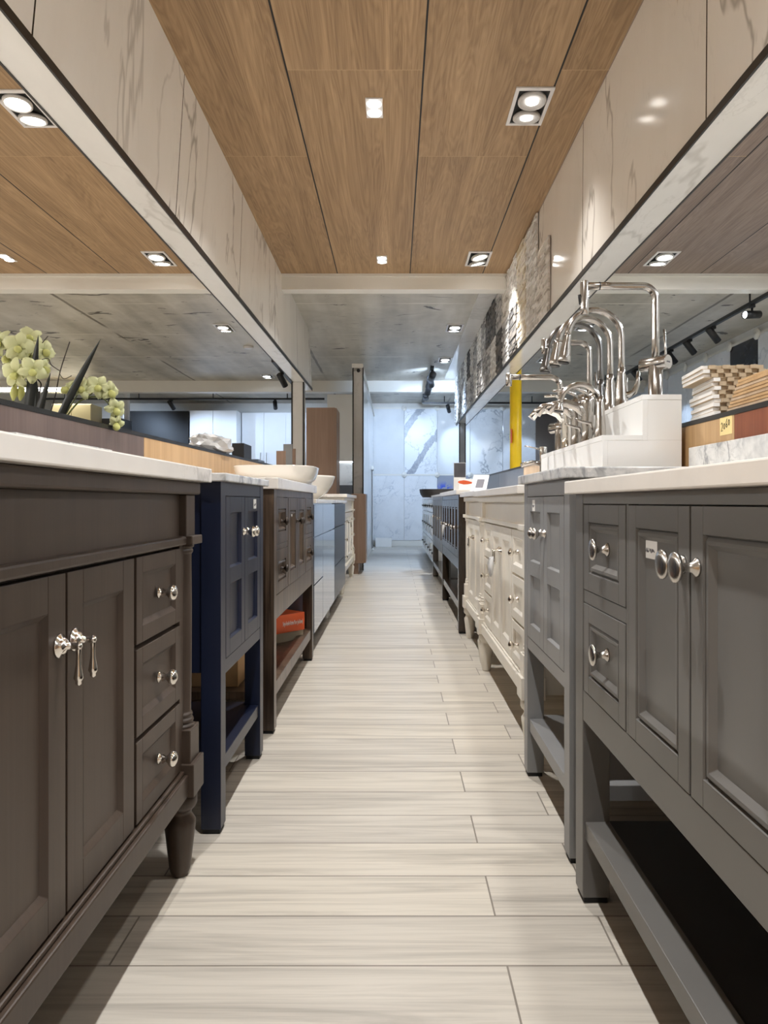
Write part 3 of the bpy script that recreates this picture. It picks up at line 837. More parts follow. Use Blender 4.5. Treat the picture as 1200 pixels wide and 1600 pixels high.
wB, cwb = ornate('bathroom_vanity', 'narrow cream white two-door column vanity, between white and espresso vanities', 0.445, 1, 3.56, 4.33, 0.885, 0.028, 'white', 'quartz', 0.48,
    [('door', 3.65, 3.944, 1), ('door', 3.946, 4.24, -1)])
def multi(y0, y1, leg, n, zd0, zd1, kz):
    a, b = y0 + leg, y1 - leg; wd = (b - a) / n
    fr = []
    for k in range(n):
        u0, u1 = a + k * wd, a + (k + 1) * wd
        fr.append(('door', u0, u1, zd0, zd1, dict(k=((u1 - 0.03) if k % 2 == 0 else (u0 + 0.03), kz), stile=0.05)))
    return dict(fronts=fr)
esp, ces = console('bathroom_vanity', 'espresso brown long vanity with open slatted shelf and knotted plastic wrap on a knob', 0.40, 1, 4.42, 5.97, 0.905, 0.03, 'espresso', 'quartz', 0.055, 0.52,
    0.47, 0.845, 0.40, multi(4.42, 5.97, 0.055, 6, 0.47, 0.845, 0.66), (0.19, 0.05), style='bead', kprof=KNOB, shelf_lip=0.02, rec=0.015)
console('bathroom_vanity', 'gray wood vanity with white top, after the espresso one', 0.425, 1, 6.12, 7.9, 0.90, 0.02, 'graywood', 'quartz', 0.06, 0.48,
    0.42, 0.845, 0.36, multi(6.12, 7.9, 0.06, 4, 0.42, 0.845, 0.68), (0.17, 0.05), kprof=KNOB)
def white_base(y0, y1, label):
    c = Ctx(0.455, 1)
    root = thing('vanity_cabinet', label, 'vanity', (c.X(0.23), (y0 + y1) / 2, 0))
    counter(c, y0, y1, 0.885, 0.02, M['quartz'], root, 0.012, 0.46, end=0)
    mb = MB(); c.box(mb, y0, y1, 0.019, 0.46, 0.09, 0.865); mb.build('cabinet_body', M['bright_white'], root)
    mb = MB(); c.box(mb, y0, y1, 0.06, 0.44, 0, 0.09); mb.build('toe_kick', M['graywood'], root, label='gray toe kick')
    n = 3; wd = (y1 - y0) / n
    for k in range(n):
        for z0, z1 in ((0.092, 0.36), (0.36, 0.70), (0.70, 0.862)):
            o = front(c, 'drawer', y0 + k * wd, y0 + (k + 1) * wd, z0, z1, M['bright_white'], root, style='flat', stile=0.045, g=0.006)
            knob(c, y0 + (k + .5) * wd, (z0 + z1) / 2, o, M['darkknob'], KNOB, 0.008)
white_base(8.05, 9.7, 'white drawer cabinet beneath the black basin')
white_base(9.72, 11.6, 'white drawer cabinet farthest along its row, before the tiled wall')
# hidden-side vanity of the neighbouring aisle that carries the orchids
console('bathroom_vanity', 'gray vanity of the neighbouring aisle carrying the orchid pot', -1.64, 1, 1.5, 2.7, 0.89, 0.028, 'gray2', 'quartz', 0.05, 0.52,
    0.44, 0.82, 0.378, two_col(1.5, 2.7, 0.05, 0.26, 0.44, 0.82, 0.63, 0.74), (0.168, 0.036), shelf_lip=0.01)

# knotted plastic wraps on knobs
for (u, z, c, lb, par) in ((5.19, 0.66, ces, 'knotted clear plastic wrap on knob', esp), (2.885, 0.60, cwa, 'clear plastic wrap on drop pulls', wA)):
    mb = MB(); rnd = random.Random(5)
    for k in range(5):
        p0 = c.P(u, -0.035, z); a = rnd.uniform(0, 6.28)
        p1 = p0 + Vector((-c.d * 0.01, 0.035 * math.cos(a), -0.02 - 0.03 * abs(math.sin(a))))
        p2 = p1 + Vector((0, 0.01 * math.cos(a), -0.03))
        mb.tube([p0, (p0 + p1) / 2 + Vector((0, 0, 0.008)), p1, p2], [0.004, 0.011, 0.009, 0.002], 8)
    mb.build('plastic_wrap', M['bag'], par, label=lb)

# ------------------------------------------------------------------ things on the vanities
def superloop(cx, cy, z, rx, ry, e, n=48):
    out = []
    for k in range(n):
        a = 2 * PI * k / n
        ca, sa = math.cos(a), math.sin(a)
        out.append((cx + rx * math.copysign(abs(ca) ** (2 / e), ca), cy + ry * math.copysign(abs(sa) ** (2 / e), sa), z))
    return out
def basin(name, label, cx, cy, z0, rx, ry, h, mat, e=2.6, foot=0.72, lip=0.016, drop=0.0):
    n = 48; mb = MB()
    L = []
    for k, (f, q) in enumerate(((foot * 0.97, 0.0), (foot, 0.004), (foot + (1 - foot) * 0.55, 0.30), (foot + (1 - foot) * 0.86, 0.65), (0.99, 0.93), (1.0, 0.985), (0.99, 1.0))):
        L.append(superloop(cx, cy, z0 + h * q, rx * f, ry * f, e))
    for f, q in ((1.0, 1.0), (0.985, 0.96), (0.93, 0.7), (0.80, 0.35), (0.6, 0.16), (0.15, 0.13)):
        L.append(superloop(cx, cy, z0 + h * q, (rx - lip) * f, (ry - lip) * f, e))
    vs = [p for l in L for p in l]
    fs = []
    for i in range(len(L) - 1):
        for k in range(n):
            k2 = (k + 1) % n
            fs.append((i * n + k, i * n + k2, (i + 1) * n + k2, (i + 1) * n + k))
    fs.append(tuple(range(n))[::-1]); fs.append(tuple((len(L) - 1) * n + k for k in range(n)))
    mb.add(vs, fs, True)
    root = mb.build(name, mat, label=label, cat='basin')
    MB().lathe([(0.022, 0), (0.022, 0.003), (0.016, 0.005)], (cx, cy, z0 + h * 0.13), (0, 0, 1), 16).build('drain', M['chrome'], root, label='chrome drain')
    return root
basin('vessel_basin', 'wide white vessel basin on the walnut vanity', -0.57, 3.42, 0.913, 0.195, 0.235, 0.082, M['ceramic'], 3.2, 0.80)
basin('vessel_basin', 'round white vessel basin on the gray-blue gloss cabinet', -0.57, 4.35, 0.842, 0.20, 0.21, 0.145, M['ceramic'], 2.0, 0.45)
basin('vessel_basin', 'black wide-rimmed basin on the far white cabinet', 0.60, 8.62, 0.885, 0.30, 0.26, 0.10, M['blackceramic'], 3.5, 0.86, 0.03)

# cartons on the walnut vanity shelf
def carton():
    a = math.atan2(0.2, 0.17)
    root = thing('carton', 'orange-lidded faucet carton with white lettering on the walnut vanity shelf', 'box')
    MB().box(-0.26, 0, 0, 0.17, 0, 0.062).build('tray', M['kraftgray'], root, 0.001, label='gray cardboard tray')
    lid = MB().box(-0.264, 0.004, -0.004, 0.174, 0.045, 0.132).build('lid', M['orange'], root, 0.001, label='orange lid')
    cu = bpy.data.curves.new('lettering', 'FONT'); cu.body = 'Single-Handle Kitchen Mixer (pull-down)'
    cu.align_x = 'CENTER'; cu.align_y = 'CENTER'; cu.size = 0.024; cu.extrude = 0.0003
    t = bpy.data.objects.new('tmp', cu); COL.objects.link(t)
    bpy.context.view_layer.update()
    me = bpy.data.meshes.new_from_object(t.evaluated_get(bpy.context.evaluated_depsgraph_get()))
    bpy.data.objects.remove(t)
    xs = [v.co.x for v in me.vertices]; sx = 0.128 / (max(xs) - min(xs))
    me.transform(Matrix.Translation((-0.072, -0.0045, 0.088)) @ Matrix.Rotation(R(90), 4, 'X') @ Matrix.Diagonal((sx, 1.25, 1, 1)))
    me.materials.clear(); me.materials.append(M['paper'])
    o = bpy.data.objects.new('lettering', me); COL.objects.link(o); o.parent = lid
    o['label'] = 'white printed lettering'
    root.location = (-0.455, 3.50, 0.149); root.rotation_euler = (0, 0, a)
carton()
mb = MB().box(-0.85, -0.575, 2.58, 2.99, 0.1485, 0.34)
k = mb.build('carton', M['kraft'], bev=0.002, label='plain brown cardboard carton on the walnut vanity shelf', cat='box')
mb = MB()
mb.hexa([(-0.575, 2.58, 0.338), (-0.57, 2.58, 0.338), (-0.57, 2.99, 0.338), (-0.575, 2.99, 0.338), (-0.545, 2.585, 0.27), (-0.54, 2.585, 0.27), (-0.54, 2.985, 0.275), (-0.545, 2.985, 0.275)])
mb.build('flap', M['kraft'], k)
# wooden boards on the espresso shelf
MB().box(0.48, 0.56, 4.55, 5.4, 0.1705, 0.20).build('board', M['oak'], bev=0.002, label='light wooden board lying on the espresso vanity shelf', cat='board')

# ------------------------------------------------------------------ faucet display
YN0, YF0 = 2.27, 3.22
X0, X1, X2 = 0.669, 0.798, 0.925
ZL, ZU, ZB0 = 1.042, 1.173, 0.8815
disp = thing('faucet_display', 'white two-step display block carrying the faucets', 'display stand', ((X0 + X2) / 2, (YN0 + YF0) / 2, ZB0))
t = 0.017
MB().box(X0 - 0.001, X1, YN0 - 0.001, YF0, ZL - t, ZL).build('step_top', M['bright_white'], disp, 0.001)
MB().box(X1 - 0.001, X2, YN0 - 0.001, YF0, ZU - t, ZU).build('step_top', M['bright_white'], disp, 0.001)
MB().box(X0, X0 + t, YN0 - 0.001, YF0, ZB0, ZL - t).build('step_front', M['bright_white'], disp, 0.001)
MB().box(X1, X1 + t, YN0 - 0.001, YF0, ZL - t, ZU - t).build('step_front', M['bright_white'], disp, 0.001)
for y0, y1 in ((YN0, YN0 + t), (YF0 - t, YF0 - 0.001)):
    MB().box(X0 + t, X2, y0, y1, ZB0, ZL - t).box(X1 + t, X2, y0, y1, ZL - t, ZU - t).build('side_panel', M['bright_white'], disp, 0.001)
MB().box(X2 - 0.012, X2, YN0 + t, YF0 - t, ZB0, ZU - t).build('back_panel', M['bright_white'], disp)

def L_faucet(label, x, y, z, H=0.372, reach=0.237, noz=0.096, mat='steel', hub=True, s=1.0, button=True, group=None):
    root = thing('kitchen_faucet', label, 'faucet', (x, y, z), group)
    m = M[mat]
    MB().lathe([(0.027 * s, 0), (0.027 * s, 0.006), (0.0235 * s, 0.008), (0.0235 * s, 0.105), (0.021 * s, 0.112), (0.013 * s, 0.114)], (x, y, z), (0, 0, 1), 24).build('body', m, root)
    r = 0.0125 * s; br = 0.045
    pts = [Vector((x, y, z + 0.10)), Vector((x, y, z + 0.2)), Vector((x, y, z + H - br))]
    pts += arc((x - br, y, z + H - br), br, 0, PI / 2, 8)[1:]
    pts += [Vector((x - reach * 0.6, y, z + H)), Vector((x - reach, y, z + H))]
    MB().tube(pts, r, 16).build('spout', m, root)
    MB().lathe([(r * 1.08, 0), (r * 1.08, 0.004)], (x - reach * 0.80, y, z + H), (1, 0, 0), 16).build('ring', M['black'], root, label='thin black ring')
    MB().lathe([(r * 0.98, r + 0.004), (r * 1.12, r), (r * 1.12, -noz + 0.02), (r * 1.02, -noz), (r * 0.8, -noz)], (x - reach, y, z + H), (0, 0, 1), 18).build('spray_head', m, root)
    if button:
        MB().tube([(x - reach - r * 1.1, y, z + H - 0.03), (x - reach - r * 1.5, y, z + H - 0.032), (x - reach - r * 1.3, y, z + H - 0.062)], [0.003, 0.005, 0.002], 8).build('spray_button', M['black'], root, label='black spray button')
    ax = Vector((0.62, -0.78, 0)).normalized()
    c0 = Vector((x, y, z + 0.115))
    MB().lathe([(0.015 * s, -0.055 * s), (0.0235 * s, -0.05 * s), (0.0235 * s, 0.045 * s), (0.0225 * s, 0.047 * s)], c0, ax, 24).build('handle_hub', m, root)
    if hub:
        e = MB(); px = ax.cross(Vector((0, 0, 1))); f = c0 + ax * 0.0475 * s
        for k in range(6):
            e.obox(f + px * ((k - 2.5) * 0.0032), (px, Vector((0, 0, 1)), ax), (0.0011, 0.0028 if k < 2 else 0.0017, 0.0002))
        e.build('emblem', M['ink'], root, label='tiny gray maker mark')
    hb = c0 + ax * 0.03 * s
    MB().tube([hb, hb + Vector((0.006, 0, 0.03)), hb + Vector((0.002, 0.003, 0.11)) ], [0.0045, 0.0042, 0.0038], 10).build('lever', m, root)
    return root
XU, XLo = 0.862, 0.735
L_faucet('tall brushed steel faucet with square-bent spout, nearest on the display', XU + 0.008, 2.35, ZU, 0.374, 0.237)
L_faucet('square-bent steel faucet behind the arched ones on the upper step', XU, 3.12, ZU, 0.36, 0.2, 0.05, hub=False, button=False)
L_faucet('square-bent steel faucet at the far end of the lower step', XLo, 3.13, ZL, 0.34, 0.228, 0.04, hub=False, button=False)

def goose(label, x, y, z, top, R0, mat, drop, handle=True, head='spray', s=1.0, group=None):
    """arched faucet: top = arch height above z, R0 = arch radius, drop = bottom of spray head above z"""
    root = thing('kitchen_faucet', label, 'faucet', (x, y, z), group)
    m = M[mat]
    MB().lathe([(0.030 * s, 0), (0.030 * s, 0.005), (0.027 * s, 0.008), (0.025 * s, 0.05), (0.022 * s, 0.09), (0.016 * s, 0.14), (0.0135 * s, 0.165)], (x, y, z), (0, 0, 1), 22).build('body', m, root)
    r = 0.0125 * s
    c = Vector((x - R0, y, z + top - R0))
    pts = [Vector((x, y, z + 0.12)), Vector((x, y, z + (top - R0 + 0.12) / 2)), Vector((x, y, z + top - R0))]
    pts += arc(c, R0, 0, PI * 0.985, 18)[1:]
    d = Vector((-0.15, 0, -0.985)).normalized()
    MB().tube(pts, r, 16).build('spout', m, root)
    hl = (pts[-1].z - (z + drop)) / max(0.5, -d.z)
    hd = MB().lathe([(r * 1.05, -0.004), (r * 1.12, 0), (r * 1.2, hl * 0.2), (r * 1.85, hl * 0.75), (r * 2.1, hl * 0.95), (r * 1.9, hl)], pts[-1], d, 20).build('spray_head', m, root)
    MB().lathe([(r * 1.7, hl), (r * 1.6, hl + 0.004)], pts[-1], d, 18).build('nozzle', M['black'], hd, label='dark nozzle')
    if handle:
        h0 = Vector((x, y, z + 0.06)); a = Vector((0.86, -0.5, 0)).normalized()
        MB().tube([h0, h0 + a * 0.03, h0 + a * 0.048 + Vector((0, 0, 0.01)), h0 + a * 0.06 + Vector((0, 0, 0.04)), h0 + a * 0.062 + Vector((0, 0, 0.085))], [0.014, 0.0135, 0.012, 0.0095, 0.006], 12).build('lever', m, root)
    return root
goose('arched brushed steel pull-down faucet, first of three on the upper step', XU, 2.68, ZU, 0.383, 0.102, 'steel', 0.185)
goose('arched brushed steel pull-down faucet, second of three on the upper step', XU, 2.82, ZU, 0.39, 0.104, 'steel', 0.20)
goose('arched dark stainless pull-down faucet, third of three on the upper step', XU, 2.955, ZU, 0.40, 0.108, 'darksteel', 0.20)
goose('small arched steel bar faucet, nearest on the lower step', XLo, 2.52, ZL, 0.205, 0.072, 'steel', 0.11, False, s=0.78)
def basin_faucet(label, x, y, z, mat, H=0.19, reach=0.15, side=True, group=None):
    root = thing('kitchen_faucet', label, 'faucet', (x, y, z), group)
    m = M[mat]
    MB().lathe([(0.030, 0), (0.030, 0.006), (0.024, 0.012), (0.022, 0.06), (0.025, H * 0.62), (0.023, H * 0.8), (0.028, H * 0.92), (0.022, H), (0.004, H + 0.006)], (x, y, z), (0, 0, 1), 22).build('body', m, root)
    MB().tube([(x, y, z + H * 0.62), (x - reach * 0.25, y, z + H * 0.80), (x - reach * 0.55, y, z + H * 0.88), (x - reach * 0.85, y, z + H * 0.84), (x - reach, y, z + H * 0.70)], [0.021, 0.018, 0.016, 0.0155, 0.0165], 16).build('spout', m, root)
    MB().tube([(x, y, z + H), (x - 0.012, y - 0.004, z + H + 0.022), (x - 0.05, y - 0.01, z + H + 0.034), (x - 0.10, y - 0.018, z + H + 0.030)], [0.010, 0.0085, 0.006, 0.0045], 10).build('lever', m, root)
    if side:
        MB().tube([(x + 0.01, y - 0.06, z), (x + 0.01, y - 0.06, z + 0.05), (x - 0.004, y - 0.06, z + 0.078), (x - 0.04, y - 0.06, z + 0.086), (x - 0.062, y - 0.062, z + 0.096)], [0.008, 0.0065, 0.006, 0.005, 0.0035], 10).build('side_handle', m, root)
    return root
basin_faucet('curved steel faucet with side handle behind the small arched one', XLo, 2.69, ZL, 'steel', 0.185)
basin_faucet('curved steel faucet second from the small arched one on lower step', XLo, 2.85, ZL, 'steel', 0.20, 0.16)
basin_faucet('polished chrome faucet with flat top lever beside the far square-bent one', XLo - 0.005, 2.99, ZL, 'chrome', 0.20, 0.15, False)
# slim faucet on the narrow white vanity
root = thing('basin_faucet', 'small slim nickel faucet on the narrow white vanity past the display', 'faucet', (0.80, 3.8, 0.885))
MB().lathe([(0.024, 0), (0.024, 0.006), (0.019, 0.01), (0.019, 0.19), (0.021, 0.2), (0.021, 0.235), (0.018, 0.24)], (0.80, 3.8, 0.885), (0, 0, 1), 18).build('body', M['steel'], root)
MB().tube([(0.80, 3.8, 0.885 + 0.15), (0.74, 3.8, 0.885 + 0.155), (0.68, 3.8, 0.885 + 0.14)], [0.014, 0.013, 0.012], 12).build('spout', M['steel'], root)
MB().tube([(0.79, 3.8, 0.885 + 0.225), (0.75, 3.8, 0.885 + 0.235), (0.70, 3.8, 0.885 + 0.245)], [0.005, 0.004, 0.0035], 8).build('lever', M['steel'], root)

# ------------------------------------------------------------------ sample stacks on the right partition
def zr(y): return ztr(y)
rnd = random.Random(11)
zz = ztr(2.35)
NSH = 12
for k in range(NSH):
    hgt = 0.0122
    root = thing('mosaic_sheet', f'white mosaic tile sheet, {ORDS[NSH - 1 - k]} from the top of the stack on the partition', 'tile', group='stacked mosaic sheets')
    dx = 0.0 + rnd.uniform(-0.004, 0.004); L = 0.20
    if k >= NSH - 3: dx = -0.028 - 0.004 * (k - NSH + 3)
    mb = MB()
    # white strips on the sheet, staggered near ends
    nst = 9; wst = 0.18 / nst
    for j in range(nst):
        off = 0.010 if (j + k) % 2 else 0.0
        mb.box(j * wst + 0.0006, (j + 1) * wst - 0.0006, off, L - off * 0.3, 0.0015, hgt, 1 if j else 0)
    mb.box(0.0, 0.178, 0.004, L - 0.003, 0, 0.0017, 1)
    mb.build('tile_strips', [M['paper'], M['stone_edge']], root)
    root.location = (0.952 + dx, 2.10 + rnd.uniform(-0.004, 0.004), zz + k * (hgt + 0.0002) + 0.0002)
    root.rotation_euler = (0, 0, R(-5 + rnd.uniform(-1.2, 1.2)))
NBd = 9
for k in range(NBd):
    hgt = 0.008
    mb = MB().box(0, 0.14, -0.42, 0, 0, hgt)
    o = mb.build('wood_sample', M['oak' if k % 3 else 'paleoak'], origin=(0, 0, 0), bev=0.001, label=f'thin oak sample board, {ORDS[NBd - 1 - k]} from the top of its pile', cat='board', group='oak boards on the partition')
    o.location = (0.953 - 0.002 * k, 2.02 - 0.012 * k, ztr(1.9) + 0.0012 + k * (hgt + 0.0003))
    o.rotation_euler = (0, 0, R(-2 + rnd.uniform(-1, 1)))
# price note 2060 on the oak facing
note = MB().box(XWR - 0.0008, XWR - 0.0001, 1.972, 2.045, 1.018, 1.071).build('price_note', M['note'], label='small yellow paper note reading 2060 on the oak panel', cat='note')
def stroke_text(chars, x, y0, y1, z0, z1, r, parent, mat):
    G = {'2': [(0.1, 0.8), (0.4, 1), (0.8, 0.85), (0.7, 0.5), (0.1, 0.0), (0.9, 0.08)], '0': [(0.5, 0.7), (0.15, 0.45), (0.25, 0.1), (0.6, 0.05), (0.85, 0.35), (0.7, 0.65), (0.5, 0.7)],
         '6': [(0.75, 1), (0.3, 0.6), (0.15, 0.2), (0.5, 0.0), (0.85, 0.2), (0.6, 0.42), (0.25, 0.3)]}
    mb = MB(); n = len(chars)
    for i, ch in enumerate(chars):
        pts = []
        for a, b in G[ch]:
            tt = (i + a * 0.85) / n
            pts.append((x, y1 + (y0 - y1) * tt, z0 + (z1 - z0) * b + 0.004 * i))
        mb.tube(pts, r, 5)
    mb.build('handwriting', mat, parent, label='black handwritten 2060')
stroke_text('2060', XWR - 0.0012, 1.981, 2.037, 1.030, 1.055, 0.0009, note, M['inkblack'])

# brochures at the far right counters
r1 = thing('photo_card', 'dark photo card standing on a counter near the slate panels', 'card', (0.70, 7.0, 0.90))
MB().box(0.585, 0.705, 7.0, 7.006, 0.901, 1.22).build('sheet', M['paper'], r1)
MB().box(0.588, 0.703, 6.998, 7.0, 1.075, 1.215).build('picture', M['photo'], r1, label='dark printed picture')
r2 = thing('leaflet', 'white leaflet with a red and orange picture lying by the photo card', 'leaflet', (0.66, 6.2, 0.906))
MB().box(0.60, 0.74, 6.60, 6.615, 0.9005, 1.045).build('sheet', M['paper'], r2)
m_ = MB().lathe([(0.002, -0.075), (0.012, -0.06), (0.020, -0.02), (0.016, 0.02), (0.006, 0.06), (0.001, 0.09)], (0.665, 6.594, 1.012), (1, 0, -0.06), 14)
for i, v in enumerate(m_.v): m_.v[i] = (v[0], 6.599 + (v[1] - 6.594) * 0.04, v[2])
m_.build('picture', M['orange'], r2, label='orange and red printed picture')
r3 = thing('brochure', 'white brochure leaning back on the narrow white vanity', 'brochure', (0.62, 4.5, 0.885))
mb = MB()
mb.hexa([(0.43, 4.02, 0.886), (0.52, 4.02, 0.886), (0.52, 4.03, 0.886), (0.43, 4.03, 0.886), (0.465, 4.14, 0.985), (0.555, 4.14, 0.985), (0.555, 4.15, 0.985), (0.465, 4.15, 0.985)])
mb.build('sheet', M['paper'], r3)
mb = MB()
mb.hexa([(0.462, 4.047, 0.910), (0.505, 4.047, 0.910), (0.505, 4.05, 0.910), (0.462, 4.05, 0.910), (0.482, 4.107, 0.96), (0.525, 4.107, 0.96), (0.525, 4.11, 0.96), (0.482, 4.11, 0.96)])
mb.build('print', M['ink'], r3, label='gray printed block')

# ------------------------------------------------------------------ stone sample sheets on the right bulkhead
def ledger(label, y0, y1, z0, z1, mat, seed, group):
    rnd = random.Random(seed); mb = MB(); x = 0.928
    mb.box(x - 0.004, x, y0, y1, z0, z1)
    zc = z0
    while zc < z1 - 0.004:
        h = min(rnd.choice((0.012, 0.017, 0.022, 0.028)), z1 - zc)
        yc = y0 - rnd.uniform(0, 0.05)
        while yc < y1:
            l = rnd.uniform(0.05, 0.16)
            a, b = max(yc, y0), min(yc + l, y1)
            if b - a > 0.006:
                mb.box(x - rnd.uniform(0.006, 0.018), x - 0.003, a + 0.0006, b - 0.0006, zc + 0.0005, zc + h - 0.0005)
            yc += l
        zc += h
    return mb.build('stone_sample', M[mat], label=label, cat='stone sample', group=group)
cols = []
y = 4.20; i = 0
while y < 10.45:
    cols.append(y); y += 0.365
matseq_u = ['st_taupe', 'st_white', 'st_cream', 'st_white', 'st_taupe', 'st_gray', 'st_dark', 'st_dark', 'st_gray', 'st_white', 'st_gray', 'st_white', 'st_dark', 'st_white', 'st_gray', 'st_white', 'st_gray', 'st_white']
matseq_l = ['st_taupe', 'st_white', 'st_cream', 'st_dark', 'st_gray', 'st_dark', 'st_white', 'st_gray', 'st_gray', 'st_dark', 'st_white', 'st_gray', 'st_white', 'st_gray', 'st_white', 'st_gray', 'st_white', 'st_gray']
cname = {'st_taupe': 'taupe', 'st_white': 'whitish', 'st_cream': 'cream', 'st_gray': 'gray', 'st_dark': 'dark gray'}
for i, y in enumerate(cols):
    zb = ZBR(y) + 0.024; zt_ = ZC - 0.006; zm = zb + 0.355
    if i == 0: zt_ = 2.42
    for row, (a, b, m) in (('upper', (zm + 0.003, zt_, matseq_u[i])), ('lower', (zb, zm, matseq_l[i]))):
        ledger(f'{cname[m]} split-stone sample on the bulkhead, {row} row, {ORDS[i]} from the near end', y, y + 0.358, a, b, m, i * 2 + (row == 'upper'), f'split-stone samples, {row} row')

# ------------------------------------------------------------------ tile display on the far wall and the right wall
def tiles_far():
    xs = [-0.445 + 0.624 * k for k in range(7)]
    upper = ['t_plain', 't_bold', 't_plain', 't_vein', 't_fine', 't_taupe', 't_vein']
    lower = ['t_fine', 't_fine', 't_flower', 't_plain', 't_fine', 't_plain', 't_vein']
    un = ['plain pale', 'bold gray-veined white', 'plain pale lit', 'dark-vein white', 'fine-veined white', 'taupe', 'branching-vein white']
    ln = ['diagonal fine-veined', 'fine-veined white', 'blue-flower gray', 'plain white', 'fine-veined white', 'plain white', 'veined white']
    for i in range(7):
        x0 = xs[i] + 0.003; x1 = min(xs[i] + 0.621, XR - 0.01)
        for row, z0, z1, m, nm in (('upper', 1.365, 2.60, upper[i], un[i]), ('lower', 0.105, 1.335, lower[i], ln[i])):
            MB().box(x0, x1, YF - 0.022, YF - 0.002, z0, z1).build('tile_slab', M[m], bev=0.002, origin=(x0, YF, 0),
                label=f'{nm} tile slab, {row} row, {ORDS[i]} from the partition on the far wall', cat='tile', group=f'far wall tile slabs, {row} row')
    for z, nm in ((2.615, 'top'), (1.35, 'middle')):
        root = thing('display_rail', f'white {nm} rail with round clips holding the far wall tile slabs', 'rail', (1.7, YF - 0.02, z))
        MB().box(-0.45, XR - 0.01, YF - 0.03, YF - 0.001, z - 0.014, z + 0.014).build('rail', M['beam'], root)
        for x in xs[1:]:
            MB().lathe([(0.05, 0), (0.05, 0.012), (0.045, 0.016), (0.008, 0.017), (0.006, 0.02)], (x, YF - 0.028, z), (0, -1, 0), 24).build('clip', M['beam'], root)
    MB().box(-0.39, XR - 0.01, YF - 0.018, YF, 0, 0.1).build('baseboard_far', M['beam'], kind='structure')
tiles_far()
def tiles_right():
    ys = [6.25 + 0.617 * k for k in range(11)]
    mats = ['t_vein', 't_fine', 't_black', 't_fine', 't_vein', 't_plain', 't_fine', 't_plain', 't_vein', 't_fine', 't_plain']
    nm = {'t_vein': 'veined white', 't_fine': 'fine-veined white', 't_black': 'black marble', 't_plain': 'plain white'}
    for i, y in enumerate(ys):
        MB().box(XR - 0.022, XR - 0.002, y + 0.003, y + 0.614, 1.365, 2.60).build('tile_slab', M[mats[i]], bev=0.002,
            label=f'{nm[mats[i]]} tile slab, {ORDS[i]} along the side wall beyond the neighbouring aisle', cat='tile', group='side wall tile slabs')
    root = thing('display_rail', 'white rail with round clips above the side wall tile slabs', 'rail', (XR - 0.02, 9.5, 2.615))
    MB().box(XR - 0.03, XR - 0.001, ys[0], YF - 0.035, 2.601, 2.629).build('rail', M['beam'], root)
    for y in ys[1:]:
        MB().lathe([(0.06, 0), (0.06, 0.012), (0.054, 0.016), (0.008, 0.017), (0.006, 0.02)], (XR - 0.028, y, 2.615), (-1, 0, 0), 24).build('clip', M['beam'], root)
tiles_right()

# yellow column behind the right partition
root = thing('steel_column', 'yellow painted steel column behind the right partition', 'column', (1.155, 6.73, 0))
MB().lathe([(0.056, 0), (0.056, ZC - 0.001)], (1.155, 6.73, 0), (0, 0, 1), 28).build('shaft', M['yellow'], root)
MB().box(1.10, 1.107, 6.66, 6.70, 1.39, 1.52).build('sticker', M['orange'], root, label='red scuffed sticker')

# ------------------------------------------------------------------ lights in the ceiling
def spot_lamp(name, loc, target, watts, size, blend, color, parent=None, radius=0.03):
    ld = bpy.data.lights.new(name, 'SPOT')
    ld.energy = watts; ld.spot_size = R(size); ld.spot_blend = blend; ld.color = color; ld.shadow_soft_size = radius
    o = bpy.data.objects.new(name, ld); COL.objects.link(o)
    d = Vector(target) - Vector(loc)
    o.rotation_euler = d.to_track_quat('-Z', 'Y').to_euler()
    if parent is not None:
        o.parent = parent; o.location = Vector(loc) - ORG[parent.name]
    else: o.location = loc
    return o

def twin(label, x, y, z, watts, color=WARM, lens='strip_led', tilt=(0, 0), rl=0.05, size=84, w2=0.0885, l2=0.16, group='large twin downlights', blend=1.0):
    root = thing('ceiling_downlight', label, 'ceiling light', (x, y, z), group)
    mb = MB(); f = 0.017
    mb.box(x - w2, x + w2, y - l2, y - l2 + f * 1.4, z - 0.007, z); mb.box(x - w2, x + w2, y + l2 - f, y + l2, z - 0.007, z)
    mb.box(x - w2, x - w2 + f, y - l2 + f * 1.4, y + l2 - f, z - 0.007, z); mb.box(x + w2 - f, x + w2, y - l2 + f * 1.4, y + l2 - f, z - 0.007, z)
    mb.build('trim_frame', M['framewhite'], root, 0.001)
    MB().box(x - w2 + f, x + w2 - f, y - l2 + f * 1.4, y + l2 - f, z - 0.002, z - 0.0005).build('housing', M['blackrubber'], root, label='black inner housing')
    for k, dy in enumerate((-0.068, 0.072)):
        d = Vector((tilt[0], tilt[1] + (0.12 if k else -0.05), -1)).normalized()
        c = Vector((x, y + dy, z - 0.004))
        o = MB().lathe([(0.060, -0.002), (0.066, 0.006), (0.066, 0.016), (0.062, 0.020), (0.056, 0.019), (0.055, 0.014), (0.030, 0.010), (0.001, 0.009)], c, d, 28).build('lamp', [M['lampring']], root)
        MB().lathe([(rl, 0.0155), (rl, 0.0165), (rl * 0.9, 0.0172)], c, d, 24).build('lens', M[lens], o, label='lit lens')
    if watts:
        spot_lamp('bulb', (x, y, z - 0.04), (x + tilt[0], y + tilt[1], z - 1), watts, size, blend, color, root, 0.05)
    return root
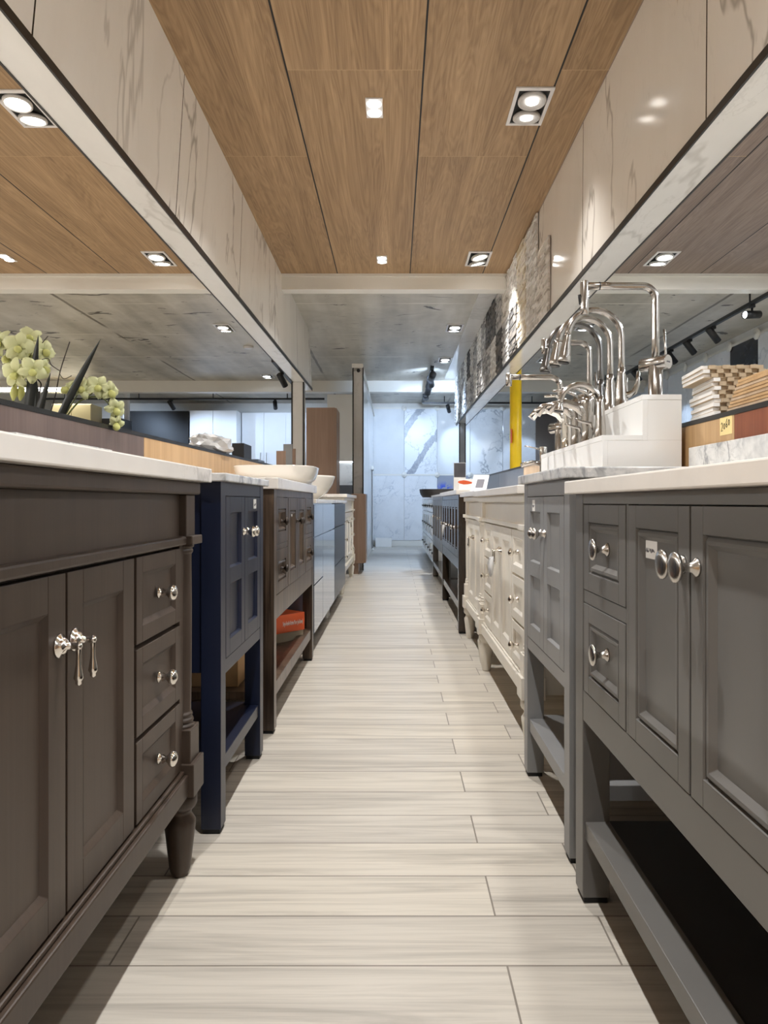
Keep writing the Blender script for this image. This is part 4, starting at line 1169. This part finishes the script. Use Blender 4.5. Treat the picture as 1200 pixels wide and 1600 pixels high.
def small_twin(label, x, y, z, watts, color=NEUT):
    root = thing('ceiling_downlight', label, 'ceiling light', (x, y, z), 'small twin downlights')
    mb = MB(); mb.box(x - 0.04, x + 0.04, y - 0.083, y + 0.083, z - 0.006, z)
    mb.build('trim_frame', M['framewhite'], root, 0.001)
    for dy in (-0.039, 0.039):
        MB().lathe([(0.032, 0), (0.032, 0.003), (0.028, 0.004)], (x, y + dy, z - 0.006), (0, 0, -1), 20).build('lens', M['strip_led'], root, label='lit lens')
    if watts:
        spot_lamp('bulb', (x, y, z - 0.03), (x, y, z - 1), watts, 124, 0.9, color, root, 0.022)
    return root
twin('large twin downlight in the oak ceiling above the near cabinets', 0.64, 3.35, ZC, DOWN_W * 0.3, WARM, 'lens_dim', rl=0.03)
twin('large twin downlight in the oak ceiling just before the white beam', 0.645, 5.44, ZC, DOWN_W * 1.2, WARM, rl=0.045, tilt=(0.22, 0.05))
twin('large twin downlight in the concrete ceiling, first past the beam', 0.643, 7.6, ZC, DOWN_W * 1.1, NEUT, 'lens_cool')
twin('large twin downlight in the concrete ceiling, second past the beam', 0.66, 9.3, ZC, DOWN_W * 1.3, COOL, 'lens_cool')
twin('added unseen twin downlight overhead behind the viewer', 0.64, 1.26, ZC, DOWN_W * 0.3, WARM)  # this and the next: unseen, added along the row to carry light
twin('added unseen twin downlight well behind the viewer', 0.64, -0.85, ZC, DOWN_W * 0.4, WARM)
small_twin('small twin downlight in the middle oak strip, nearer one', -0.098, 3.36, ZC, SMALL_W)
small_twin('small twin downlight in the middle oak strip, near the beam', -0.10, 5.46, ZC, SMALL_W)
small_twin('added unseen small twin downlight overhead', -0.10, 1.26, ZC, SMALL_W)  # this and the next: unseen small downlights added for light near the viewer
small_twin('added unseen small twin downlight behind the viewer', -0.10, -0.85, ZC, SMALL_W)
# neighbouring aisles
twin('large twin downlight over the orchid aisle, nearer one', -1.77, 3.37, ZC, DOWN_W * 0.8, WARM)
twin('large twin downlight over the orchid aisle before the beam', -1.82, 5.44, ZC, DOWN_W * 0.8, WARM)
twin('large twin downlight over the orchid aisle past the beam', -1.84, 7.6, ZC, DOWN_W * 0.6, NEUT)
twin('large twin downlight over the orchid aisle, farthest one', -1.9, 10.5, ZC, DOWN_W * 0.5, COOL, 'lens_cool')
twin('added unseen twin downlight over the orchid aisle behind the viewer', -1.8, 1.26, ZC, DOWN_W * 0.8, WARM)  # out of view, added to the row for its light
small_twin('small twin downlight far over the orchid aisle', -2.99, 5.42, ZC, SMALL_W)
twin('large twin downlight over the faucet-side aisle before the beam', 2.06, 5.44, ZC, DOWN_W * 0.7, (0.86, 0.93, 1.0))
twin('large twin downlight over the faucet-side aisle, first past the beam', 2.04, 7.55, ZC, DOWN_W * 0.6, COOL, 'lens_cool')
twin('large twin downlight over the faucet-side aisle, second past the beam', 1.98, 9.3, ZC, DOWN_W * 0.6, COOL, 'lens_cool')
twin('large twin downlight over the faucet-side aisle, nearer one', 2.05, 3.35, ZC, DOWN_W * 0.6, WARM)
MB().lathe([(0.06, 0), (0.06, -0.02), (0.04, -0.03)], (-1.77, 8.5, ZC + 0.001), (0, 0, 1), 24).build('smoke_detector', M['framewhite'], label='round white detector on the concrete ceiling', cat='smoke detector')

# linear lamps: one on the far beam, the others added unseen as fill
def linear_lamp(label, x0, x1, y0, y1, z, watts, color):
    root = thing('linear_lamp', label, 'ceiling light', ((x0 + x1) / 2, (y0 + y1) / 2, z))
    MB().box(x0, x1, y0, y1, z - 0.03, z).build('housing', M['framewhite'], root, 0.002)
    MB().box(x0 + 0.01, x1 - 0.01, y0 + 0.01, y1 - 0.01, z - 0.036, z - 0.03).build('diffuser', M['strip_led'], root, label='lit diffuser')
    ld = bpy.data.lights.new('tube', 'AREA'); ld.shape = 'RECTANGLE'; ld.size = x1 - x0; ld.size_y = y1 - y0; ld.energy = watts; ld.color = color
    o = bpy.data.objects.new('tube', ld); COL.objects.link(o); o.parent = root; o.location = (0, 0, -0.04)
linear_lamp('long white lamp on the far beam above the orchid aisle', -6.1, -4.75, 10.82, 10.88, 2.62, 25, NEUT)
for x in (-4.2, 2.9):  # out-of-view lamps added to fill both side aisles with light
    for y in (-1.0, 1.6, 4.2):
        nm = 'orchid' if x < 0 else 'faucet'
        linear_lamp(f'added unseen fill lamp over the {nm}-side neighbouring aisle, {ORDS[[-1.0, 1.6, 4.2].index(y)]} from the near wall', x - 0.06, x + 0.06, y - 0.6, y + 0.6, ZC, 75 if x < 0 else 50, NEUT if x < 0 else (0.86, 0.93, 1.0))

# track lights
def track(label, p0, p1, z, axis):
    (x0, y0), (x1, y1) = p0, p1
    root = thing('light_track', label, 'track', ((x0 + x1) / 2, (y0 + y1) / 2, z))
    h = 0.018
    MB().box(min(x0, x1) - (h if axis == 'Y' else 0), max(x0, x1) + (h if axis == 'Y' else 0), min(y0, y1) - (h if axis == 'X' else 0), max(y0, y1) + (h if axis == 'X' else 0), z, z + 0.03).build('rail', M['black'], root)
    n = 4
    for k in range(n):
        t_ = (k + 0.5) / n; x = x0 + (x1 - x0) * t_; y = y0 + (y1 - y0) * t_
        MB().lathe([(0.008, 0), (0.008, ZC + 0.001 - z - 0.03)], (x, y, z + 0.03), (0, 0, 1), 10).build('hanger', M['black'], root)
    return root
def track_spot(label, x, y, z, aim, watts=0, color=COOL, size=50, group='track spotlights', L=0.17, r=0.034):
    root = thing('track_spotlight', label, 'spotlight', (x, y, z), group)
    MB().box(x - 0.02, x + 0.02, y - 0.02, y + 0.02, z - 0.025, z).build('adapter', M['black'], root)
    MB().lathe([(0.009, 0), (0.009, -0.06)], (x, y, z - 0.02), (0, 0, 1), 10).build('arm', M['black'], root)
    c = Vector((x, y, z - 0.085)); d = (Vector(aim) - c).normalized()
    b = MB().lathe([(r * 0.85, -L / 2), (r, -L / 2 + 0.004), (r, L / 2), (r * 0.9, L / 2), (r * 0.85, L / 2 - 0.012), (0.001, L / 2 - 0.012)], c, d, 22).build('barrel', M['black'], root)
    MB().lathe([(r * 0.84, L / 2 - 0.011), (r * 0.8, L / 2 - 0.008)], c, d, 20).build('lens', M['lens_cool'], b, label='lit lens')
    if watts:
        spot_lamp('bulb', c + d * (L / 2 + 0.01), aim, watts, size, 0.6, color, root, 0.025)
    return root
track('black light track running along the aisle before the tiled wall', (0.50, 9.3), (0.49, 12.5), 2.60, 'Y')
track_spot('black spotlight on the aisle track, nearest the viewer', 0.50, 9.45, 2.60, (0.2, 13.3, 2.0), TRACK_W, COOL, 95, L=0.20, r=0.045)
track_spot('black spotlight on the aisle track, second', 0.50, 9.85, 2.60, (1.0, 13.3, 1.0), TRACK_W, COOL, 95, L=0.20, r=0.045)
track_spot('black spotlight on the aisle track, third', 0.50, 10.5, 2.60, (0.1, 13.3, 0.6), TRACK_W, COOL, 95, L=0.20, r=0.045)
track_spot('black spotlight on the aisle track, fourth', 0.49, 11.2, 2.60, (0.7, 13.3, 2.2), TRACK_W, COOL, 95, L=0.20, r=0.045)
track('black light track crossing the far end on the faucet side', (0.49, 12.5), (3.6, 12.5), 2.575, 'X')
track_spot('black spotlight on the crossing track over the tiled corner', 0.95, 12.5, 2.575, (1.2, 13.35, 1.9), TRACK_W * 0.4)
track_spot('black spotlight on the crossing track by the taupe tile', 2.6, 12.5, 2.575, (2.4, 13.35, 1.6), TRACK_W * 0.4)
track('black light track over the faucet-side aisle', (3.12, 3.0), (3.12, 11.5), 2.55, 'Y')
for i, (yy, lab) in enumerate(((6.15, 'pointing at the aisle, lit lens showing'), (6.9, 'above the black marble tile'), (7.45, 'third'), (7.95, 'fourth'), (8.5, 'fifth'), (9.1, 'sixth'))):
    track_spot(f'black spotlight on the side aisle track, {lab}', 3.12, yy, 2.55, (1.5, 5.6, 2.3) if i == 0 else (3.86, yy + 0.25, 1.7), 0 if i == 0 else TRACK_W * 0.45)
track('black light track crossing the orchid aisle at the far end', (-6.0, 11.5), (-1.15, 11.5), 2.5, 'X')
for x, lab, aim in ((-3.65, 'by the dark opening', (-3.2, 12.6, 1.3)), (-1.955, 'before the white doors', (-2.1, 12.95, 1.5)), (-4.65, 'behind the orchids', (-4.9, 12.9, 1.4))):
    track_spot(f'black spotlight on the crossing track {lab}', x, 11.5, 2.5, aim, TRACK_W * 0.9, COOL, 110)
track('black light track beside the left bulkhead', (-1.28, 7.4), (-1.28, 9.6), 2.30, 'Y')
track_spot('black spotlight under the left bulkhead end', -1.28, 8.0, 2.30, (-1.0, 8.6, 1.6), 0)

# ------------------------------------------------------------------ beyond the left partition
def tall_cabinet():
    root = thing('tall_cabinet', 'tall brown wood-veneer cabinet at the end of the left partition', 'cabinet', (-0.84, 8.25, 0))
    MB().box(-1.01, -0.682, 8.02, 8.46, 0, 1.905).build('body', M['brownwood'], root, 0.002)
    MB().box(-0.682, -0.664, 8.022, 8.458, 0.09, 1.90).build('door', M['brownwood'], root, 0.001)
tall_cabinet()
root = thing('wall_cabinet', 'low brown cabinet hung on the marble partition end', 'cabinet', (-0.42, 8.2, 0))
MB().box(-0.50, -0.352, 8.08, 8.5, 0.125, 0.925).build('body', M['brownwood'], root, 0.002)
MB().box(-0.352, -0.335, 8.083, 8.497, 0.128, 0.70).build('door', M['brownwood'], root, 0.001)
MB().box(-0.352, -0.335, 8.083, 8.497, 0.705, 0.922).build('drawer', M['brownwood'], root, 0.001)
MB().box(-0.49, -0.42, 8.1, 8.5, 0, 0.125).build('plinth', M['brownwood'], root)
# white display unit seen past the tall cabinet
root = thing('wardrobe', 'white tall unit with marble niche seen between brown cabinet and partition', 'cabinet', (-0.8, 10.6, 0))
MB().box(-1.0, -0.56, 10.4, 10.85, 1.43, 2.42).build('upper_door', M['bright_white'], root, 0.002)
MB().box(-1.0, -0.56, 10.7, 10.85, 1.08, 1.43).build('niche_back', M['t_vein'], root, label='marble niche back')
MB().box(-1.0, -0.56, 10.4, 10.85, 0, 1.08).build('lower_cabinet', M['slate'], root, 0.002, label='dark lower cabinet')
MB().box(-1.0, -0.56, 10.42, 10.44, 1.415, 1.43).build('light_strip', M['lens_cool'], root, label='lit strip under the door')
MB().box(-1.34, -1.24, 9.6, 9.75, 0, 2.5).build('panel_post', M['bright_white'], label='narrow white upright panel behind the left post', cat='panel')
# far white cupboards
M['satinwhite'] = paint('satin_white', rgb(232, 233, 234), 0.5, 0.01, 0.3)
def cupboard(label, x0, x1, y, z0, z1, n, zh, handle=0.12):
    root = thing('cupboard', label, 'cupboard', ((x0 + x1) / 2, y, 0))
    MB().box(x0, x1, y, y + 0.4, z0, z1).build('body', M['satinwhite'], root, 0.002)
    wd = (x1 - x0) / n
    for k in range(n):
        a, b = x0 + k * wd + 0.004, x0 + (k + 1) * wd - 0.004
        d = MB().box(a, b, y - 0.018, y, z0 + 0.004, z1 - 0.004).build('door', M['satinwhite'], root, 0.002)
        hx = b - 0.05 if k % 2 == 0 else a + 0.05
        MB().tube([(hx, y - 0.018, zh), (hx, y - 0.05, zh), (hx, y - 0.05, zh + handle), (hx, y - 0.018, zh + handle)], 0.007, 8).build('handle', M['chrome'], d, label='chrome bar handle')
    return root
cupboard('white two-door cupboard beyond the plastic bag', -3.67, -2.83, 12.6, 0.0, 2.47, 2, 1.90)
cupboard('white three-door cupboard left of the marble post', -2.815, -1.594, 12.95, 0.0, 2.477, 3, 1.533, 0.2)
MB().box(-4.9, -3.78, 12.9, 13.38, 0, 2.50).build('dark_opening_board', M['black'], bev=0.003, label='black panel standing for the dark opening left of the white cupboards', cat='board')  # black box gives the darkness of an opening as color
MB().lathe([(0.055, 0), (0.055, ZC - 0.05), (0.12, ZC - 0.05), (0.12, ZC)], (-4.48, 11.75, 0), (0, 0, 1), 24).build('pipe_column', M['bright_white'], label='slim white round column behind the orchid blossoms', cat='column')
root = thing('cupboard', 'cream lit cupboard seen behind the dark orchid leaves', 'cupboard', (-5.0, 10.9, 0))
M['cream'] = paint('cream_lacquer', rgb(216, 202, 154), 0.4, 0.02)
MB().box(-5.3, -4.7, 10.9, 11.3, 0, 2.35).build('body', M['cream'], root, 0.003)
for a, b in ((-5.298, -5.003), (-4.997, -4.702)):
    MB().box(a, b, 10.88, 10.9, 0.05, 2.34).build('door', M['cream'], root, 0.003)
MB().box(-4.62, -4.3, 11.1, 11.5, 0, 2.15).build('dark_cabinet', M['black'], bev=0.003, label='black cabinet between cream cupboard and white column', cat='cabinet')
# things on top of the left partition
def crumple():
    bm = bmesh.new(); bmesh.ops.create_icosphere(bm, subdivisions=3, radius=1)
    for v in bm.verts:
        n1 = mnoise.noise(v.co * 1.7 + Vector((3, 1, 2))); n2 = mnoise.noise(v.co * 4.1 + Vector((7, 2, 5)))
        c = mnoise.cell(v.co * 2.3)
        f = 1 + 0.42 * n1 + 0.30 * n2 + 0.10 * c
        v.co *= f
        v.co = Vector((v.co.x * 0.085, v.co.y * 0.30, v.co.z * 0.065))
        if v.co.z < -0.04: v.co.z = -0.04
    mb = MB()
    mb.v = [tuple(v.co) for v in bm.verts]; mb.f = [[v.index for v in f.verts] for f in bm.faces]; mb.sm = [False] * len(mb.f); mb.mi = [0] * len(mb.f)
    bm.free()
    o = mb.build('plastic_bag', M['bag'], origin=(0, 0, -0.04), label='crumpled clear plastic bag on the left partition', cat='bag')
    o.location = (-1.03, 4.0, ztl(4.2) + 0.001)
crumple()
MB().box(-1.07, -0.99, 4.62, 4.86, ztl(4.9) + 0.001, ztl(4.9) + 0.10).build('small_box', M['black'], bev=0.002, label='small black box behind the plastic bag', cat='box')
MB().box(-1.06, -1.0, 5.15, 5.4, ztl(5.4) + 0.001, ztl(5.4) + 0.022).build('sample_block', M['slate'], bev=0.002, label='flat dark sample on the partition past the black box', cat='sample')
for i, (y, h, m, lab) in enumerate(((6.35, 0.16, 'brownwood', 'short brown board leaning on the left partition top'), (6.75, 0.25, 'gray2', 'tall gray board standing on the left partition top'), (6.98, 0.22, 'brownwood', 'brown board nearest the marble post'))):
    MB().box(-1.07, -0.985, y, y + 0.018, ztl(y) + 0.001, ztl(y) + h).build('sample_board', M[m], bev=0.001, label=lab, cat='board')

# ------------------------------------------------------------------ orchids
def orchid():
    Y0 = 2.32
    base = Vector((-1.20, Y0, 0.89))
    root = thing('potted_orchid', 'potted orchid with pale green blossoms and dark blade leaves behind the left partition', 'plant', base)
    MB().lathe([(0.075, 0), (0.095, 0.06), (0.10, 0.13), (0.092, 0.135), (0.085, 0.11), (0.001, 0.11)], base, (0, 0, 1), 24).build('pot', M['ceramic'], root)
    rnd = random.Random(3)
    def blade(pb, pt, wd, bend=0.0):
        pb, pt = Vector(pb), Vector(pt)
        mb = MB(); n = 14; L = []; ax = (pt - pb).normalized(); sd = ax.cross(Vector((0, 1, 0))).normalized(); nr = sd.cross(ax)
        for k in range(n + 1):
            t_ = k / n
            p = pb.lerp(pt, t_) + sd * bend * math.sin(t_ * PI)
            ww = wd * (0.55 + 0.45 * math.sin(min(1, t_ * 1.6) * PI / 2)) * (1 - t_ ** 3.5) + 0.0006
            L.append([p + sd * ww, p + nr * 0.006 * (1 - t_) + nr * 0.001, p - sd * ww, p - nr * 0.004 * (1 - t_) - nr * 0.001])
        vs = [q for l in L for q in l]; fs = []
        for i in range(n):
            for k in range(4): fs.append((i * 4 + k, i * 4 + (k + 1) % 4, i * 4 + 4 + (k + 1) % 4, i * 4 + 4 + k))
        mb.add(vs, fs, True); mb.build('leaf', M['leaf'], root)
    def q(px, py, dy=0.0): return W(px, py, Y0 + dy)
    b0 = Vector((-1.21, Y0, 1.0)); 
    blade(Vector((-1.215, Y0 - 0.02, 1.0)), q(60, 524, -0.02), 0.018)
    blade(Vector((-1.19, Y0 - 0.04, 1.0)), q(79, 583, -0.03), 0.013)
    blade(Vector((-1.16, Y0 + 0.01, 1.0)), q(157, 530, 0.02), 0.014, 0.004)
    blade(Vector((-1.20, Y0 + 0.05, 1.0)), q(56, 590, 0.05), 0.016)
    def stem(pts, r, mat='stem', nm='stem'):
        P_ = [Vector(p) for p in pts]; out = []
        for i in range(len(P_) - 1):
            p0 = P_[max(0, i - 1)]; p1 = P_[i]; p2 = P_[i + 1]; p3 = P_[min(len(P_) - 1, i + 2)]
            for k in range(5):
                t_ = k / 5
                out.append(0.5 * ((2 * p1) + (p2 - p0) * t_ + (2 * p0 - 5 * p1 + 4 * p2 - p3) * t_ ** 2 + (3 * p1 - p0 - 3 * p2 + p3) * t_ ** 3))
        out.append(P_[-1])
        MB().tube(out, r, 7).build(nm, M[mat], root)
    def flower(c, s, nd, roll=0.0):
        nd = Vector(nd).normalized(); up = Vector((0, 0, 1)); ex = nd.cross(up).normalized(); ey = ex.cross(nd)
        mb = MB()
        for k in range(5):
            a = roll + PI / 2 + 2 * PI * k / 5
            dr = ex * math.cos(a) + ey * math.sin(a); sd = nd.cross(dr)
            wid = 0.36 if k in (0, 2, 3) else 0.48
            n, m = 7, 5; vs = []
            for i in range(n):
                t_ = i / (n - 1); ww = s * wid * math.sin(PI * min(0.97, 0.10 + 0.86 * t_)) ** 0.7
                for j in range(m):
                    u = (j / (m - 1) - 0.5) * 2
                    vs.append(Vector(c) + dr * (s * t_) + sd * (ww * u) + nd * (s * (0.34 * math.sin(t_ * PI * 0.75) - 0.22 * t_ * t_ - 0.16 * u * u * t_) + 0.005 * math.sin(5 * u + k)))
            fs = [(i * m + j, i * m + j + 1, (i + 1) * m + j + 1, (i + 1) * m + j) for i in range(n - 1) for j in range(m - 1)]
            mb.add(vs, fs, True)
        o = mb.build('blossom', M['petal'], root)
        so = o.modifiers.new('thick', 'SOLIDIFY'); so.thickness = 0.0016
        MB().lathe([(0.004, 0), (0.010, 0.010), (0.013, 0.020), (0.008, 0.028), (0.001, 0.03)], Vector(c) + nd * s * 0.05, nd + Vector((0, 0, -0.7)), 10).build('lip', M['lip'], o, label='yellow-green lip')
    S1 = [(30, 542, 0, 0.052, (0.3, -1, -0.1), 0.2), (46, 528, 0.05, 0.046, (0.5, -1, 0.5), 0.9), (68, 548, 0.04, 0.042, (0.9, -0.6, 0.1), 0.4), (2, 535, 0.02, 0.046, (-0.2, -1, 0.1), 0.6),
          (26, 583, -0.02, 0.052, (-0.1, -1, -0.25), 0.1), (51, 578, -0.03, 0.045, (0.5, -1, -0.1), 0.7), (66, 574, 0.02, 0.036, (1, -0.3, 0), 0.0), (16, 560, 0.03, 0.034, (-0.4, -1, 0.3), 0.5), (44, 548, 0.06, 0.04, (0.2, -1, 0), 1.0)]
    for px, py, dy, s, nd, rl in S1: flower(q(px, py, dy), s, nd, rl)
    S2 = [(127, 607, 0.05, 0.042, (0.3, -0.8, 0.3), 0.2), (153, 604, 0.06, 0.042, (0.4, -0.9, 0.1), 0.5), (171, 611, 0.07, 0.034, (0.8, -0.6, -0.1), 0.1), (180, 638, 0.08, 0.036, (0.7, -0.8, -0.3), 0.8), (108, 607, 0.04, 0.026, (-0.5, -0.8, 0.2), 0.4), (182, 660, 0.08, 0.026, (0.3, -0.8, -0.8), 0.4)]
    for px, py, dy, s, nd, rl in S2: flower(q(px, py, dy), s, nd, rl)
    stem([(-1.2, Y0, 1.0), q(22, 640, 0.02), q(26, 590, 0.01), q(30, 548, 0.02), q(44, 534, 0.05)], 0.003)
    stem([(-1.19, Y0, 1.0), q(44, 630, 0.03), q(45, 560, 0.05), q(64, 552, 0.05)], 0.0028)
    stem([(-1.15, Y0, 1.0), q(112, 640, 0.05), q(135, 622, 0.06), q(160, 622, 0.07), q(176, 640, 0.08), q(186, 664, 0.08)], 0.0028)
    stem([(-1.16, Y0 + 0.02, 1.0), q(108, 638, 0.05), q(124, 612, 0.06)], 0.0024)
    stem([q(135, 622, 0.06), q(150, 609, 0.06)], 0.0018); stem([q(160, 622, 0.07), q(177, 614, 0.07)], 0.0018)
    stem([q(30, 548, 0.02), q(12, 548, 0.03), q(2, 540, 0.02)], 0.0022)
    stem([(-1.17, Y0 - 0.01, 1.0), q(84, 628), q(94, 580), q(109, 534)], 0.0018, 'twig', 'twig')
    stem([q(94, 580), q(80, 570), q(75, 560), q(62, 563)], 0.0014, 'twig', 'twig')
    stem([q(93, 584), q(100, 592), q(112, 587)], 0.0011, 'twig', 'twig')
    stem([(-1.18, Y0 - 0.01, 1.0), q(70, 632), q(72, 618), q(78, 606)], 0.0012, 'twig', 'twig')
    stem([q(58, 592), q(64, 600), q(62, 612), q(58, 640)], 0.0022, 'twig', 'twig')
    stem([q(9, 536), q(26, 553), q(44, 572)], 0.0016, 'twig', 'twig')
    stem([q(66, 536), q(75, 525)], 0.0014, 'twig', 'twig')
    for px, py, dy in ((22, 612, 0.0), (33, 612, 0.01), (47, 604, 0.0)):
        p = q(px, py, dy)
        MB().lathe([(0.002, 0.03), (0.011, 0.008), (0.012, -0.008), (0.003, -0.03)], p, (0.12, 0, 1), 10).build('bud', M['lip'], root, label='yellow-green bud')
orchid()

# ------------------------------------------------------------------ odds and ends at the far end
MB().box(-0.36, -0.06, 13.0, 13.3, 0.0005, 0.16).build('floor_box', M['paper'], bev=0.004, label='white box on the floor against the tiled wall', cat='box')
root = thing('display_pole', 'pale sliding display bracket on the partition side near the far wall', 'bracket', (-0.385, 12.2, 1.4))
MB().box(-0.397, -0.365, 11.9, 12.4, 1.38, 1.44).build('bracket', M['beam'], root, 0.003)
MB().box(-0.397, -0.385, 12.1, 12.13, 0.02, 1.38).build('pole', M['graywood'], root, 0.002)
MB().box(-0.397, -0.37, 12.0, 12.3, 0.0005, 0.03).build('base', M['beam'], root, 0.003)
